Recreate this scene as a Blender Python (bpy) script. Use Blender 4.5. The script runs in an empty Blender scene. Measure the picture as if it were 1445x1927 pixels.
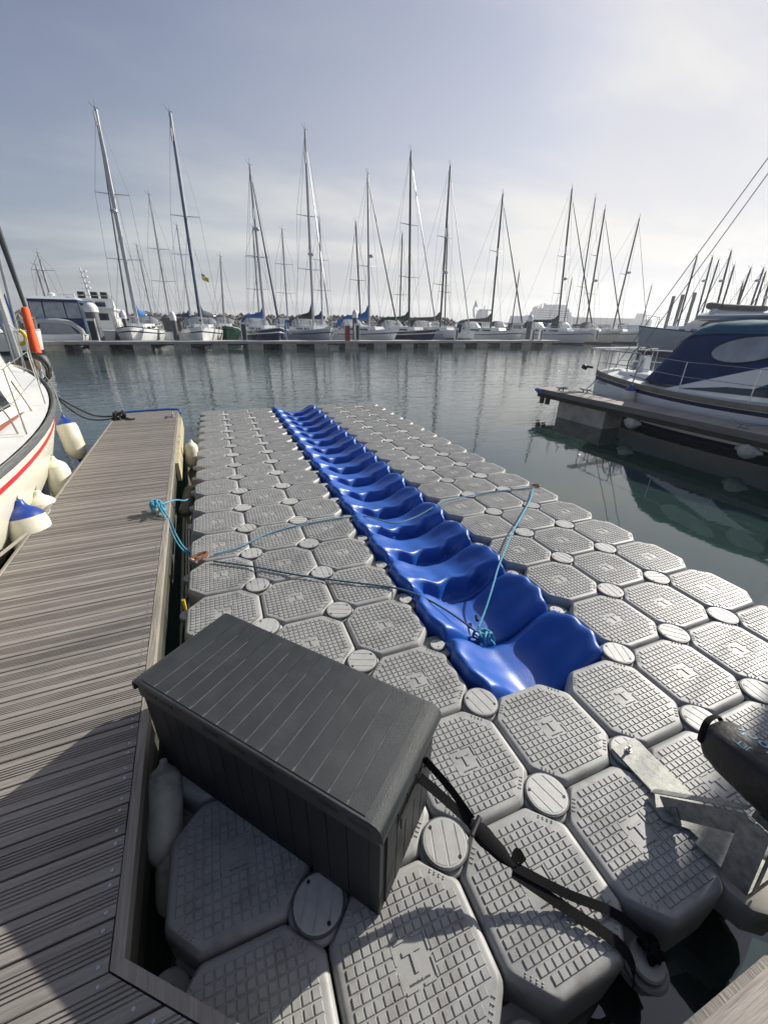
import bpy, math, random
from mathutils import Vector, Matrix
random.seed(7)
S = bpy.context.scene
COL = S.collection
PI = math.pi
rad = math.radians

# ------------------------------------------------------------------ camera
CP = Vector((0.4335, -0.7177, 1.8372)); YAW, PITCH, ROLL, FPX = 0.38307, 0.44175, -0.0160, 760.63
fw = Vector((math.sin(YAW)*math.cos(PITCH), math.cos(YAW)*math.cos(PITCH), -math.sin(PITCH)))
r0 = Vector((math.cos(YAW), -math.sin(YAW), 0)); d0 = fw.cross(r0)
rt = math.cos(ROLL)*r0 + math.sin(ROLL)*d0
dn = -math.sin(ROLL)*r0 + math.cos(ROLL)*d0
cam_d = bpy.data.cameras.new('camera'); cam = bpy.data.objects.new('camera', cam_d); COL.objects.link(cam)
M = Matrix((rt, -dn, -fw)).transposed().to_4x4(); M.translation = CP
cam.matrix_world = M
cam_d.sensor_fit = 'VERTICAL'; cam_d.sensor_height = 24.0; cam_d.sensor_width = 18.0
cam_d.lens = 24.0*FPX/1927.0
cam_d.clip_start = 0.05; cam_d.clip_end = 9000
S.camera = cam
def at(u, v, ax, val):
    "point of the place seen at photo pixel (u,v), on the plane coordinate[ax] = val"
    d = ((u-722.5)/FPX)*rt + ((v-963.5)/FPX)*dn + fw
    return CP + d*((val-CP[ax])/d[ax])

# ------------------------------------------------------------------ world, sun, exposure
SUN_DIR = Vector((0.963, 0.270, 0)).normalized()
SUN_EL = rad(28.5)
SUNV = Vector((SUN_DIR.x*math.cos(SUN_EL), SUN_DIR.y*math.cos(SUN_EL), math.sin(SUN_EL)))
W = bpy.data.worlds.new('World'); S.world = W; W.use_nodes = True
nt = W.node_tree; nt.nodes.clear()
def N(t, **k):
    n = nt.nodes.new(t)
    for a, b in k.items(): setattr(n, a, b)
    return n
L = nt.links.new
sky = N('ShaderNodeTexSky', sky_type='NISHITA', sun_disc=False)
sky.sun_elevation = SUN_EL; sky.sun_rotation = math.atan2(SUN_DIR.x, SUN_DIR.y)
sky.air_density = 1.0; sky.dust_density = 2.2; sky.ozone_density = 1.6; sky.altitude = 0
tc = N('ShaderNodeTexCoord'); sep = N('ShaderNodeSeparateXYZ'); L(tc.outputs['Generated'], sep.inputs[0])
def mth(op, a, b=None, clamp=False):
    n = N('ShaderNodeMath', operation=op, use_clamp=clamp)
    for i, x in enumerate((a, b)):
        if x is None: continue
        if isinstance(x, (int, float)): n.inputs[i].default_value = x
        else: L(x, n.inputs[i])
    return n.outputs[0]
zc = mth('ADD', mth('MAXIMUM', sep.outputs['Z'], 0.0), 0.12)
px_ = mth('DIVIDE', sep.outputs['X'], zc); py_ = mth('DIVIDE', sep.outputs['Y'], zc)
cmb = N('ShaderNodeCombineXYZ'); L(px_, cmb.inputs[0]); L(py_, cmb.inputs[1])
mp = N('ShaderNodeMapping'); mp.inputs['Scale'].default_value = (0.55, 1.0, 1); mp.inputs['Rotation'].default_value = (0, 0, rad(-25)); L(cmb.outputs[0], mp.inputs[0])
cn = N('ShaderNodeTexNoise'); cn.inputs['Scale'].default_value = 0.9; cn.inputs['Detail'].default_value = 7; cn.inputs['Roughness'].default_value = 0.55; cn.inputs['Distortion'].default_value = 0.35
L(mp.outputs[0], cn.inputs['Vector'])
dt = N('ShaderNodeVectorMath', operation='DOT_PRODUCT'); L(tc.outputs['Generated'], dt.inputs[0]); dt.inputs[1].default_value = SUNV
glow = N('ShaderNodeMapRange'); glow.inputs['From Min'].default_value = -0.1; glow.inputs['From Max'].default_value = 0.95; glow.interpolation_type = 'SMOOTHSTEP'
L(dt.outputs['Value'], glow.inputs['Value'])
hz = N('ShaderNodeMapRange'); hz.inputs['From Min'].default_value = 0.55; hz.inputs['From Max'].default_value = 0.0; hz.interpolation_type = 'SMOOTHSTEP'
L(sep.outputs['Z'], hz.inputs['Value'])
cm = N('ShaderNodeMapRange'); cm.inputs['From Min'].default_value = 0.40; cm.inputs['From Max'].default_value = 0.72; cm.interpolation_type = 'SMOOTHSTEP'
L(cn.outputs['Fac'], cm.inputs['Value'])
# thin veil of high cloud and haze: thicker towards the horizon and towards the sun
veil = mth('ADD', mth('MULTIPLY', hz.outputs[0], 0.62), mth('MULTIPLY', glow.outputs[0], 0.42))
veil = mth('MULTIPLY', veil, mth('ADD', mth('MULTIPLY', cm.outputs[0], 0.75), 0.66), clamp=True)
veil = mth('MINIMUM', veil, 0.95)
vcol = N('ShaderNodeMix', data_type='RGBA'); vcol.inputs['A'].default_value = (5.2, 5.7, 5.85, 1); vcol.inputs['B'].default_value = (8.2, 7.95, 7.5, 1)
L(glow.outputs[0], vcol.inputs['Factor'])
tint = N('ShaderNodeMix', data_type='RGBA', blend_type='MULTIPLY'); tint.inputs['Factor'].default_value = 1; tint.inputs['B'].default_value = (0.54, 0.60, 0.82, 1); smin = N('ShaderNodeVectorMath', operation='MINIMUM'); smin.inputs[1].default_value = (8.2, 8.0, 7.8); L(sky.outputs[0], smin.inputs[0]); L(smin.outputs[0], tint.inputs['A'])
mx = N('ShaderNodeMix', data_type='RGBA'); L(veil, mx.inputs['Factor']); L(tint.outputs['Result'], mx.inputs['A']); L(vcol.outputs['Result'], mx.inputs['B'])
bg = N('ShaderNodeBackground'); bg.inputs['Strength'].default_value = 0.078; L(mx.outputs['Result'], bg.inputs['Color'])
ow = N('ShaderNodeOutputWorld'); L(bg.outputs[0], ow.inputs[0])
sl = bpy.data.lights.new('sun', 'SUN'); sl.energy = 5.0; sl.angle = rad(0.6); sl.color = (1.0, 0.95, 0.86)
so = bpy.data.objects.new('sun', sl); COL.objects.link(so); so.rotation_euler = SUNV.to_track_quat('Z', 'Y').to_euler(); so.location = (20, 5, 30)
S.view_settings.view_transform = 'Standard'; S.view_settings.look = 'None'; S.view_settings.gamma = 1; S.view_settings.use_curve_mapping = False
S.view_settings.exposure = 0.46

# ------------------------------------------------------------------ materials
MATS = {}
def mat(name, col, rough=0.5, metal=0.0, var=0.12, scale=3.0, bump=0.0, bscale=60.0, objvar=0.0, dirt=None, dscale=2.0, damt=0.5, stretch=None, spec=None, trans=0.0, coat=0.0):
    if name in MATS: return MATS[name]
    m = bpy.data.materials.new(name); m.use_nodes = True; t = m.node_tree; b = t.nodes['Principled BSDF']; l = t.links.new
    b.inputs['Roughness'].default_value = rough; b.inputs['Metallic'].default_value = metal
    if spec is not None: b.inputs['Specular IOR Level'].default_value = spec
    if trans: b.inputs['Transmission Weight'].default_value = trans
    if coat: b.inputs['Coat Weight'].default_value = coat; b.inputs['Coat Roughness'].default_value = 0.1
    tcn = t.nodes.new('ShaderNodeTexCoord'); mpn = t.nodes.new('ShaderNodeMapping'); l(tcn.outputs['Object'], mpn.inputs[0])
    oi = t.nodes.new('ShaderNodeObjectInfo')
    addv = t.nodes.new('ShaderNodeVectorMath'); addv.operation = 'MULTIPLY_ADD'; addv.inputs[1].default_value = (1, 1, 1); l(mpn.outputs[0], addv.inputs[0])
    cb = t.nodes.new('ShaderNodeCombineXYZ')
    mm = t.nodes.new('ShaderNodeMath'); mm.operation = 'MULTIPLY'; mm.inputs[1].default_value = 37.0; l(oi.outputs['Random'], mm.inputs[0]); l(mm.outputs[0], cb.inputs[0]); l(mm.outputs[0], cb.inputs[1]); l(cb.outputs[0], addv.inputs[2])
    if stretch: mpn.inputs['Scale'].default_value = stretch
    nz = t.nodes.new('ShaderNodeTexNoise'); nz.inputs['Scale'].default_value = scale; nz.inputs['Detail'].default_value = 5; l(addv.outputs[0], nz.inputs['Vector'])
    mr = t.nodes.new('ShaderNodeMapRange'); mr.inputs['From Min'].default_value = 0.25; mr.inputs['From Max'].default_value = 0.75
    mr.inputs['To Min'].default_value = 1-var; mr.inputs['To Max'].default_value = 1+var; l(nz.outputs['Fac'], mr.inputs['Value'])
    mr2 = t.nodes.new('ShaderNodeMapRange'); mr2.inputs['To Min'].default_value = 1-objvar; mr2.inputs['To Max'].default_value = 1+objvar; l(oi.outputs['Random'], mr2.inputs['Value'])
    mu = t.nodes.new('ShaderNodeMath'); mu.operation = 'MULTIPLY'; l(mr.outputs[0], mu.inputs[0]); l(mr2.outputs[0], mu.inputs[1])
    vm = t.nodes.new('ShaderNodeVectorMath'); vm.operation = 'SCALE'; vm.inputs[0].default_value = col[:3]; l(mu.outputs[0], vm.inputs['Scale'])
    out = vm.outputs[0]
    if dirt:
        dz = t.nodes.new('ShaderNodeTexNoise'); dz.inputs['Scale'].default_value = dscale; dz.inputs['Detail'].default_value = 8; dz.inputs['Roughness'].default_value = 0.65; l(addv.outputs[0], dz.inputs['Vector'])
        dr = t.nodes.new('ShaderNodeMapRange'); dr.inputs['From Min'].default_value = 0.48; dr.inputs['From Max'].default_value = 0.70; dr.inputs['To Max'].default_value = damt; l(dz.outputs['Fac'], dr.inputs['Value'])
        mi = t.nodes.new('ShaderNodeMix'); mi.data_type = 'RGBA'; l(dr.outputs[0], mi.inputs['Factor']); l(out, mi.inputs['A']); mi.inputs['B'].default_value = (*dirt, 1); out = mi.outputs['Result']
    l(out, b.inputs['Base Color'])
    rr = t.nodes.new('ShaderNodeMapRange'); rr.inputs['To Min'].default_value = max(0.02, rough*0.85); rr.inputs['To Max'].default_value = min(1, rough*1.15); l(nz.outputs['Fac'], rr.inputs['Value']); l(rr.outputs[0], b.inputs['Roughness'])
    if bump:
        bn = t.nodes.new('ShaderNodeTexNoise'); bn.inputs['Scale'].default_value = bscale; bn.inputs['Detail'].default_value = 3; l(addv.outputs[0], bn.inputs['Vector'])
        bu = t.nodes.new('ShaderNodeBump'); bu.inputs['Strength'].default_value = bump; bu.inputs['Distance'].default_value = 0.01; l(bn.outputs['Fac'], bu.inputs['Height']); l(bu.outputs[0], b.inputs['Normal'])
    MATS[name] = m
    return m
PLAS = mat('grey_plastic', (0.325, 0.325, 0.312), 0.48, var=0.06, scale=6, bump=0.12, bscale=350, objvar=0.05, dirt=(0.14, 0.13, 0.115), dscale=9, damt=0.55)
CAPM = mat('cap_plastic', (0.42, 0.42, 0.40), 0.45, var=0.1, scale=30, bump=0.2, bscale=500, objvar=0.12)
RIMM = mat('dark_rim_plastic', (0.085, 0.09, 0.095), 0.5)
DARK = mat('black_rubber', (0.012, 0.012, 0.013), 0.5)
BLUE = mat('blue_plastic', (0.004, 0.078, 0.38), 0.42, var=0.12, scale=7, bump=0.10, bscale=60, objvar=0.08)
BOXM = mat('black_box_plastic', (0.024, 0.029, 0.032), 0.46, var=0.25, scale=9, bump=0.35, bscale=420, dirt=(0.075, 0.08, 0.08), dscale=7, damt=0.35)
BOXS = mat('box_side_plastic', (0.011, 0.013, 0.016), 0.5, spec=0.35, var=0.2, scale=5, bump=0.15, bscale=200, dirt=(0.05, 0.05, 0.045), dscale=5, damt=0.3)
WORN = mat('worn_edge_plastic', (0.13, 0.13, 0.12), 0.6, var=0.5, scale=25)
def wood(name, col, var=0.28, objvar=0.17, dirtc=(0.30, 0.28, 0.25), axis_stretch=(0.8, 14, 14)):
    return mat(name, col, 0.75, var=var, scale=6, stretch=axis_stretch, bump=0.5, bscale=9, objvar=objvar, dirt=dirtc, dscale=1.6, damt=0.45)
DECKW = wood('deck_wood', (0.235, 0.215, 0.196))
EDGEW = wood('edge_wood', (0.25, 0.225, 0.19), axis_stretch=(14, 0.8, 14), objvar=0.08, dirtc=(0.18, 0.16, 0.13))
PALEW = wood('pale_wood', (0.34, 0.30, 0.26), objvar=0.12)
CONC = mat('concrete', (0.42, 0.40, 0.34), 0.85, var=0.2, scale=4, bump=0.3, bscale=30, dirt=(0.12, 0.12, 0.09), dscale=3, damt=0.6)
WEED = mat('weedy_concrete', (0.03, 0.035, 0.022), 0.7, var=0.4, scale=8, bump=0.5)
STEEL = mat('stainless_steel', (0.62, 0.62, 0.60), 0.25, 0.9, var=0.1, scale=20)
GALV = mat('galvanised_steel', (0.24, 0.245, 0.23), 0.55, 0.3, var=0.4, scale=40, dirt=(0.36, 0.35, 0.30), dscale=35, damt=0.7, bump=0.15, bscale=120)
ALU = mat('mast_aluminium', (0.42, 0.43, 0.44), 0.4, 0.6, var=0.1)
ALUD = mat('dark_mast', (0.06, 0.065, 0.07), 0.45, 0.2)
WIRE = mat('rigging_wire', (0.10, 0.105, 0.11), 0.5, 0.3)
GRP = mat('white_gelcoat', (0.80, 0.81, 0.79), 0.22, var=0.05, scale=1.5, coat=0.3)
GRPD = mat('deck_gelcoat', (0.66, 0.67, 0.66), 0.5, var=0.06, scale=4, bump=0.2, bscale=200)
CREAM = mat('cream_gelcoat', (0.74, 0.72, 0.60), 0.3, var=0.06, scale=1.5, coat=0.2, dirt=(0.5, 0.46, 0.36), dscale=2, damt=0.25)
GREYH = mat('grey_gelcoat', (0.42, 0.45, 0.48), 0.25, var=0.05)
NAVY = mat('navy_gelcoat', (0.012, 0.022, 0.07), 0.2, var=0.1)
GREEN = mat('dark_green_gelcoat', (0.012, 0.05, 0.03), 0.3)
ANTI = mat('antifouling', (0.02, 0.03, 0.05), 0.8)
REDST = mat('red_stripe', (0.55, 0.02, 0.03), 0.35)
NAVYC = mat('navy_canvas', (0.012, 0.035, 0.11), 0.85, var=0.2, scale=3, bump=0.5, bscale=9)
BLUEC = mat('blue_canvas', (0.02, 0.13, 0.38), 0.85, var=0.2, scale=3, bump=0.5, bscale=10)
TEALC = mat('teal_canvas', (0.012, 0.085, 0.15), 0.85, var=0.2, scale=5, bump=0.5, bscale=12)
BLKC = mat('black_canvas', (0.018, 0.019, 0.021), 0.8, var=0.2, bump=0.5, bscale=12)
GRNC = mat('green_canvas', (0.012, 0.05, 0.035), 0.85, var=0.2)
TANC = mat('grey_canvas', (0.09, 0.085, 0.08), 0.85, var=0.2)
ORNG = mat('orange_cover', (0.80, 0.10, 0.015), 0.7, var=0.15, scale=6, bump=0.5, bscale=14)
YELL = mat('yellow_plastic', (0.75, 0.52, 0.03), 0.5)
REDP = mat('red_paint', (0.26, 0.015, 0.018), 0.4)
GLASS = mat('dark_window', (0.02, 0.025, 0.03), 0.08, spec=0.8)
CLEAR = mat('clear_vinyl', (0.34, 0.36, 0.37), 0.12, var=0.25, scale=3, spec=0.8)
FENW = mat('fender_white', (0.70, 0.67, 0.55), 0.4, var=0.06, dirt=(0.28, 0.24, 0.16), dscale=4, damt=0.4)
FEND = mat('dirty_fender', (0.50, 0.50, 0.44), 0.45, var=0.15, scale=6, dirt=(0.08, 0.075, 0.05), dscale=6, damt=0.7)
FENB = mat('fender_blue', (0.012, 0.045, 0.26), 0.4)
ROPEB = mat('blue_rope', (0.10, 0.42, 0.58), 0.7, var=0.35, scale=150, bump=1.0, bscale=260)
ROPED = mat('dark_blue_rope', (0.035, 0.12, 0.18), 0.75, var=0.5, scale=150, bump=1.0, bscale=260)
ROPEG = mat('grey_rope', (0.28, 0.26, 0.23), 0.85, var=0.4, scale=120, bump=0.8, bscale=200)
ROPEK = mat('black_rope', (0.02, 0.02, 0.022), 0.75, var=0.4, scale=120, bump=0.8, bscale=200)
WEB = mat('black_webbing', (0.008, 0.008, 0.009), 0.95, spec=0.15, var=0.3, scale=200, bump=0.4, bscale=500)
BAG = mat('black_cover', (0.016, 0.015, 0.015), 0.55, var=0.3, scale=8, bump=0.5, bscale=25)
COPPER = mat('rusty_shackle', (0.30, 0.12, 0.065), 0.35, 0.6, var=0.5, scale=60)
PRINT = mat('light_blue_print', (0.30, 0.55, 0.68), 0.6)
DTXT = mat('dark_mould_print', (0.13, 0.12, 0.115), 0.6)
PILE = mat('grey_pile', (0.085, 0.09, 0.10), 0.6, var=0.2, scale=3)
WHITE = mat('white_paint', (0.78, 0.78, 0.76), 0.45)
ROCK = mat('breakwater_rock', (0.19, 0.175, 0.15), 0.9, var=0.6, scale=0.9, bump=0.6, bscale=6)
SHIPW = mat('ship_white', (0.55, 0.58, 0.60), 0.5)
SHIPG = mat('ship_grey', (0.13, 0.15, 0.17), 0.6)
GOLD = mat('yellow_flag', (0.6, 0.5, 0.04), 0.8)

# ------------------------------------------------------------------ mesh builder
class MB:
    def __init__(s): s.v = []; s.f = []; s.m = []; s.s = []
    def add(s, vs, fs, mi=0, smooth=False):
        o = len(s.v); s.v += [tuple(p) for p in vs]
        for f in fs: s.f.append(tuple(o+i for i in f)); s.m.append(mi); s.s.append(smooth)
        return s
    def box(s, a, b, mi=0, M4=None):
        x0, y0, z0 = a; x1, y1, z1 = b
        vs = [(x0,y0,z0),(x1,y0,z0),(x1,y1,z0),(x0,y1,z0),(x0,y0,z1),(x1,y0,z1),(x1,y1,z1),(x0,y1,z1)]
        if M4: vs = [M4 @ Vector(p) for p in vs]
        return s.add(vs, [(0,3,2,1),(4,5,6,7),(0,1,5,4),(1,2,6,5),(2,3,7,6),(3,0,4,7)], mi)
    def tube(s, pts, r, n=8, mi=0, caps=True, flat=None):
        pts = [Vector(p) for p in pts]; k = len(pts)
        R = r if isinstance(r, (list, tuple)) else [r]*k
        vs = []; up = None
        for i, p in enumerate(pts):
            t = (pts[min(i+1,k-1)]-pts[max(i-1,0)]).normalized()
            if up is None: up = Vector((0,0,1)) if abs(t.z) < .9 else Vector((1,0,0))
            a = t.cross(up).normalized(); b = a.cross(t).normalized(); up = b
            for j in range(n):
                q = 2*PI*j/n
                if flat: vs.append(p + a*math.cos(q)*flat[0]*R[i] + b*math.sin(q)*flat[1]*R[i])
                else: vs.append(p + (a*math.cos(q)+b*math.sin(q))*R[i])
        fs = [(i*n+j, i*n+(j+1)%n, (i+1)*n+(j+1)%n, (i+1)*n+j) for i in range(k-1) for j in range(n)]
        s.add(vs, fs, mi, True)
        if caps:
            o = len(s.v)-len(vs)
            s.f.append(tuple(o+j for j in reversed(range(n)))); s.m.append(mi); s.s.append(False)
            s.f.append(tuple(o+(k-1)*n+j for j in range(n))); s.m.append(mi); s.s.append(False)
        return s
    def loft(s, rings, mi=0, closed=True, caps=(True, True), smooth=True, mis=None):
        n = len(rings[0]); o = len(s.v); s.v += [tuple(p) for r in rings for p in r]
        for i in range(len(rings)-1):
            for j in range(n if closed else n-1):
                s.f.append((o+i*n+j, o+i*n+(j+1)%n, o+(i+1)*n+(j+1)%n, o+(i+1)*n+j)); s.m.append(mis[j] if mis else mi); s.s.append(smooth)
        if caps[0]: s.f.append(tuple(o+j for j in reversed(range(n)))); s.m.append(mi); s.s.append(False)
        if caps[1]: s.f.append(tuple(o+(len(rings)-1)*n+j for j in range(n))); s.m.append(mi); s.s.append(False)
        return s
    def lathe(s, prof, c=(0,0,0), n=20, mi=0, M4=None, smooth=True):
        rings = []
        for r, z in prof:
            ring = [Vector((c[0]+r*math.cos(2*PI*j/n), c[1]+r*math.sin(2*PI*j/n), c[2]+z)) for j in range(n)]
            if M4: ring = [M4 @ p for p in ring]
            rings.append(ring)
        return s.loft(rings, mi, True, (prof[0][0] > 1e-4, prof[-1][0] > 1e-4), smooth)
    def prism(s, poly, z0, z1, mi=0, M4=None, bev=0):
        n = len(poly); vs = [Vector((x,y,z0)) for x,y in poly]
        if bev:
            cx = sum(p[0] for p in poly)/n; cy = sum(p[1] for p in poly)/n
            top = []
            for x, y in poly:
                d = Vector((cx-x, cy-y)); 
                if d.length: d = d.normalized()*bev*1.2
                top.append(Vector((x+d.x, y+d.y, z1)))
            vs += top
        else: vs += [Vector((x,y,z1)) for x,y in poly]
        if M4: vs = [M4 @ p for p in vs]
        return s.add(vs, [tuple(reversed(range(n))), tuple(range(n,2*n))]+[(i,(i+1)%n,n+(i+1)%n,n+i) for i in range(n)], mi)
    def mesh(s, name, mats, angle=35):
        me = bpy.data.meshes.new(name); me.from_pydata(s.v, [], s.f)
        for m in (mats if isinstance(mats, (list, tuple)) else [mats]): me.materials.append(m)
        me.polygons.foreach_set('material_index', s.m); me.polygons.foreach_set('use_smooth', s.s)
        me.update(); me.set_sharp_from_angle(angle=rad(angle))
        return me
    def build(s, name, mats, parent=None, loc=None, angle=35):
        return link(name, s.mesh(name, mats, angle), parent, loc)
def link(name, me, parent=None, loc=None, rz=0):
    o = bpy.data.objects.new(name, me); COL.objects.link(o)
    if parent: o.parent = parent
    if loc is not None: o.location = loc
    if rz: o.rotation_euler[2] = rz
    return o
def tag(o, label, cat, group=None):
    o['label'] = label; o['category'] = cat
    if group: o['group'] = group
    return o
def thing(name, label, cat, loc=(0,0,0), rz=0, group=None):
    o = bpy.data.objects.new(name, None); COL.objects.link(o); o.location = loc; o.rotation_euler[2] = rz
    o.empty_display_size = 0.1
    return tag(o, label, cat, group)
def spline(pts, k=8):
    pts = [Vector(p) for p in pts]; out = []
    P = [pts[0]*2-pts[1]] + pts + [pts[-1]*2-pts[-2]]
    for i in range(1, len(P)-2):
        a, b, c, d = P[i-1:i+3]
        for j in range(k):
            t = j/k
            out.append(0.5*((2*b)+(c-a)*t+(2*a-5*b+4*c-d)*t*t+(3*b-a-3*c+d)*t**3))
    out.append(pts[-1]); return out
def sstep(x, a, b):
    t = max(0, min(1, (x-a)/(b-a))); return t*t*(3-2*t)
def text_mesh(txt, size, extr=0.001):
    c = bpy.data.curves.new('lettering', 'FONT'); c.body = txt; c.size = size; c.extrude = extr; c.align_x = 'CENTER'; c.align_y = 'CENTER'; c.resolution_u = 2
    o = bpy.data.objects.new('lettering', c); COL.objects.link(o); bpy.context.view_layer.update()
    me = bpy.data.meshes.new_from_object(o.evaluated_get(bpy.context.evaluated_depsgraph_get()))
    bpy.data.objects.remove(o); return me

# ------------------------------------------------------------------ water
WZ = -0.30
wm = bpy.data.materials.new('water'); wm.use_nodes = True; t = wm.node_tree; b = t.nodes['Principled BSDF']; l = t.links.new
b.inputs['Base Color'].default_value = (0.022, 0.043, 0.036, 1); b.inputs['Roughness'].default_value = 0.03; b.inputs['IOR'].default_value = 1.9
tcn = t.nodes.new('ShaderNodeTexCoord')
def wnoise(sc, rot, det, dist):
    mp2 = t.nodes.new('ShaderNodeMapping'); mp2.inputs['Scale'].default_value = sc; mp2.inputs['Rotation'].default_value = (0,0,rad(rot)); l(tcn.outputs['Object'], mp2.inputs[0])
    n = t.nodes.new('ShaderNodeTexNoise'); n.inputs['Scale'].default_value = 1; n.inputs['Detail'].default_value = det; n.inputs['Distortion'].default_value = dist; l(mp2.outputs[0], n.inputs['Vector']); return n.outputs['Fac']
w1 = wnoise((0.9, 2.6, 1), -22, 3, 0.4); w2 = wnoise((3.0, 8.0, 1), -15, 2, 0.3); w3 = wnoise((0.10, 0.16, 1), 10, 2, 0)
# breeze: a little livelier out in the basin than in the lee of the pontoons
sx = t.nodes.new('ShaderNodeSeparateXYZ'); l(tcn.outputs['Object'], sx.inputs[0])
lee = t.nodes.new('ShaderNodeMapRange'); lee.inputs['From Min'].default_value = 4.5; lee.inputs['From Max'].default_value = 11; lee.inputs['To Min'].default_value = 0.10; lee.inputs['To Max'].default_value = 1.0; l(sx.outputs['Y'], lee.inputs['Value'])
ww = t.nodes.new('ShaderNodeMath'); ww.operation = 'MULTIPLY'; l(lee.outputs[0], ww.inputs[0])
wr = t.nodes.new('ShaderNodeMapRange'); wr.inputs['From Min'].default_value = 0.35; wr.inputs['From Max'].default_value = 0.65; wr.inputs['To Min'].default_value = 0.5; wr.inputs['To Max'].default_value = 1.2; l(w3, wr.inputs['Value']); l(wr.outputs[0], ww.inputs[1])
wa = t.nodes.new('ShaderNodeMath'); wa.operation = 'MULTIPLY_ADD'; l(w2, wa.inputs[0]); wa.inputs[1].default_value = 0.45; l(w1, wa.inputs[2])
bu = t.nodes.new('ShaderNodeBump'); bu.inputs['Distance'].default_value = 0.024; l(wa.outputs[0], bu.inputs['Height']); l(ww.outputs[0], bu.inputs['Strength']); l(bu.outputs[0], b.inputs['Normal'])
wb = MB(); wb.add([(-1500,-1500,WZ),(1500,-1500,WZ),(1500,1500,WZ),(-1500,1500,WZ)], [(0,1,2,3)])
water = wb.build('water', wm); water['kind'] = 'structure'

# ------------------------------------------------------------------ floating cube pontoon
PIT = 0.5
def octring(h, c, z, e=0.014):
    pts = []
    cor = [(h, -h+c), (h, h-c), (h-c, h), (-h+c, h), (-h, h-c), (-h, -h+c), (-h+c, -h), (h-c, -h)]
    for i, p in enumerate(cor):
        a = Vector(cor[i-1]); b_ = Vector(p); n_ = Vector(cor[(i+1) % 8])
        d1 = (a-b_).normalized(); d2 = (n_-b_).normalized()
        q1 = b_+d1*e; q2 = b_+d2*e; mid = (q1+q2)*0.25+b_*0.5
        for q in (q1, mid, q2): pts.append(Vector((q.x, q.y, z)))
    return pts
def make_cube_mesh(lugs=True):
    m = MB()
    prof = [(.03,-.385,.09),(.012,-.37,.105),(.004,-.33,.110),(.0005,-.075,.111),(.0012,-.044,.110),(.003,-.028,.110),(.006,-.016,.110),(.011,-.007,.113),(.017,-.0025,.104),(.025,-.0006,.091),(.033,0,.079)]
    m.loft([octring(.25-i, c, z) for i, z, c in prof], 0)
    # raised anti-slip squares
    p = 0.0302; g = 0.0040
    for i in range(14):
        for j in range(14):
            x = (i-6.5)*p; y = (j-6.5)*p
            if abs(x) < 2*p+.001 and abs(y) < 2*p+.001: continue
            if abs(x)+abs(y) > 0.328:
                continue
            h = p/2-g/2; q = h-.0022; z = .0045
            vs = [(x-h,y-h,.0003),(x+h,y-h,.0003),(x+h,y+h,.0003),(x-h,y+h,.0003),(x-q,y-q,z),(x+q,y-q,z),(x+q,y+q,z),(x-q,y+q,z)]
            m.add(vs, [(4,5,6,7),(0,1,5,4),(1,2,6,5),(2,3,7,6),(3,0,4,7)])
    for sx_ in (1,-1):
        for sy_ in (1,-1):
            for k in range(4):
                for r_ in (0, 1):
                    x = sx_*(.152+k*.012+r_*.005); y = sy_*(.188-k*.012+r_*.005)
                    m.add([(x-.0035,y-.0035,.0002),(x+.0035,y-.0035,.0002),(x+.0035,y+.0035,.0002),(x-.0035,y+.0035,.0002),(x,y,.0042)], [(0,1,4),(1,2,4),(2,3,4),(3,0,4)])
    # logo plate: bracket outline, letter T and small lettering
    q = .057; w = .0075
    for s1 in (1,-1):
        for s2 in (1,-1):
            m.prism([(s1*q-w/2,s2*.008) if s2>0 else (s1*q-w/2,-q), (s1*q+w/2,s2*.008) if s2>0 else (s1*q+w/2,-q), (s1*q+w/2,q) if s2>0 else (s1*q+w/2,-.008), (s1*q-w/2,q) if s2>0 else (s1*q-w/2,-.008)], .0002, .0035)
            a_ = (s2*.01, s1*q-w/2); b2 = (s2*(q-w), s1*q+w/2)
            m.prism([(min(a_[0],b2[0]),a_[1]),(max(a_[0],b2[0]),a_[1]),(max(a_[0],b2[0]),b2[1]),(min(a_[0],b2[0]),b2[1])], .0002, .0035)
    m.prism([(-.031,.020),(.031,.020),(.031,.032),(-.031,.032)], .0002, .004)
    m.prism([(-.006,-.026),(.006,-.026),(.006,.0198),(-.006,.0198)], .0002, .004)
    tm = text_mesh('tetrodock.com', .0115, .0006)
    m.add([(v.co.x, v.co.y-.044, v.co.z+.0009) for v in tm.vertices], [tuple(f.vertices) for f in tm.polygons], 1)
    # connecting lugs, one per corner, each on its own level
    for k, (sx_, sy_) in enumerate(((1,1),(-1,1),(-1,-1),(1,-1))):
        if not lugs: continue
        z = -.115-.022*k
        m.lathe([(.026,z-.009),(.062,z-.009),(.068,z-.004),(.068,z+.004),(.062,z+.009),(.026,z+.009),(.026,z-.009)], (sx_*.25, sy_*.25, 0), 20)
        cx, cy = sx_*.18, sy_*.18
        m.prism([(cx+sx_*.02-sy_*sx_*.0, cy-sy_*.075),(cx+sx_*.055,cy-sy_*.01),(cx-sx_*.01,cy+sy_*.055),(cx-sx_*.075,cy+sy_*.02)][::(1 if sx_*sy_>0 else -1)], z-.008, z+.008)
    return m.mesh('float_cube', [PLAS, DTXT], 32)
def clip_strip(x0, x1, r, n=6):
    top = []; bot = []
    for i in range(n+1):
        x = x0+(x1-x0)*i/n; y = math.sqrt(max(r*r-x*x, 0)); top.append((x, y)); bot.append((x, -y))
    return bot + top[::-1]
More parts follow.
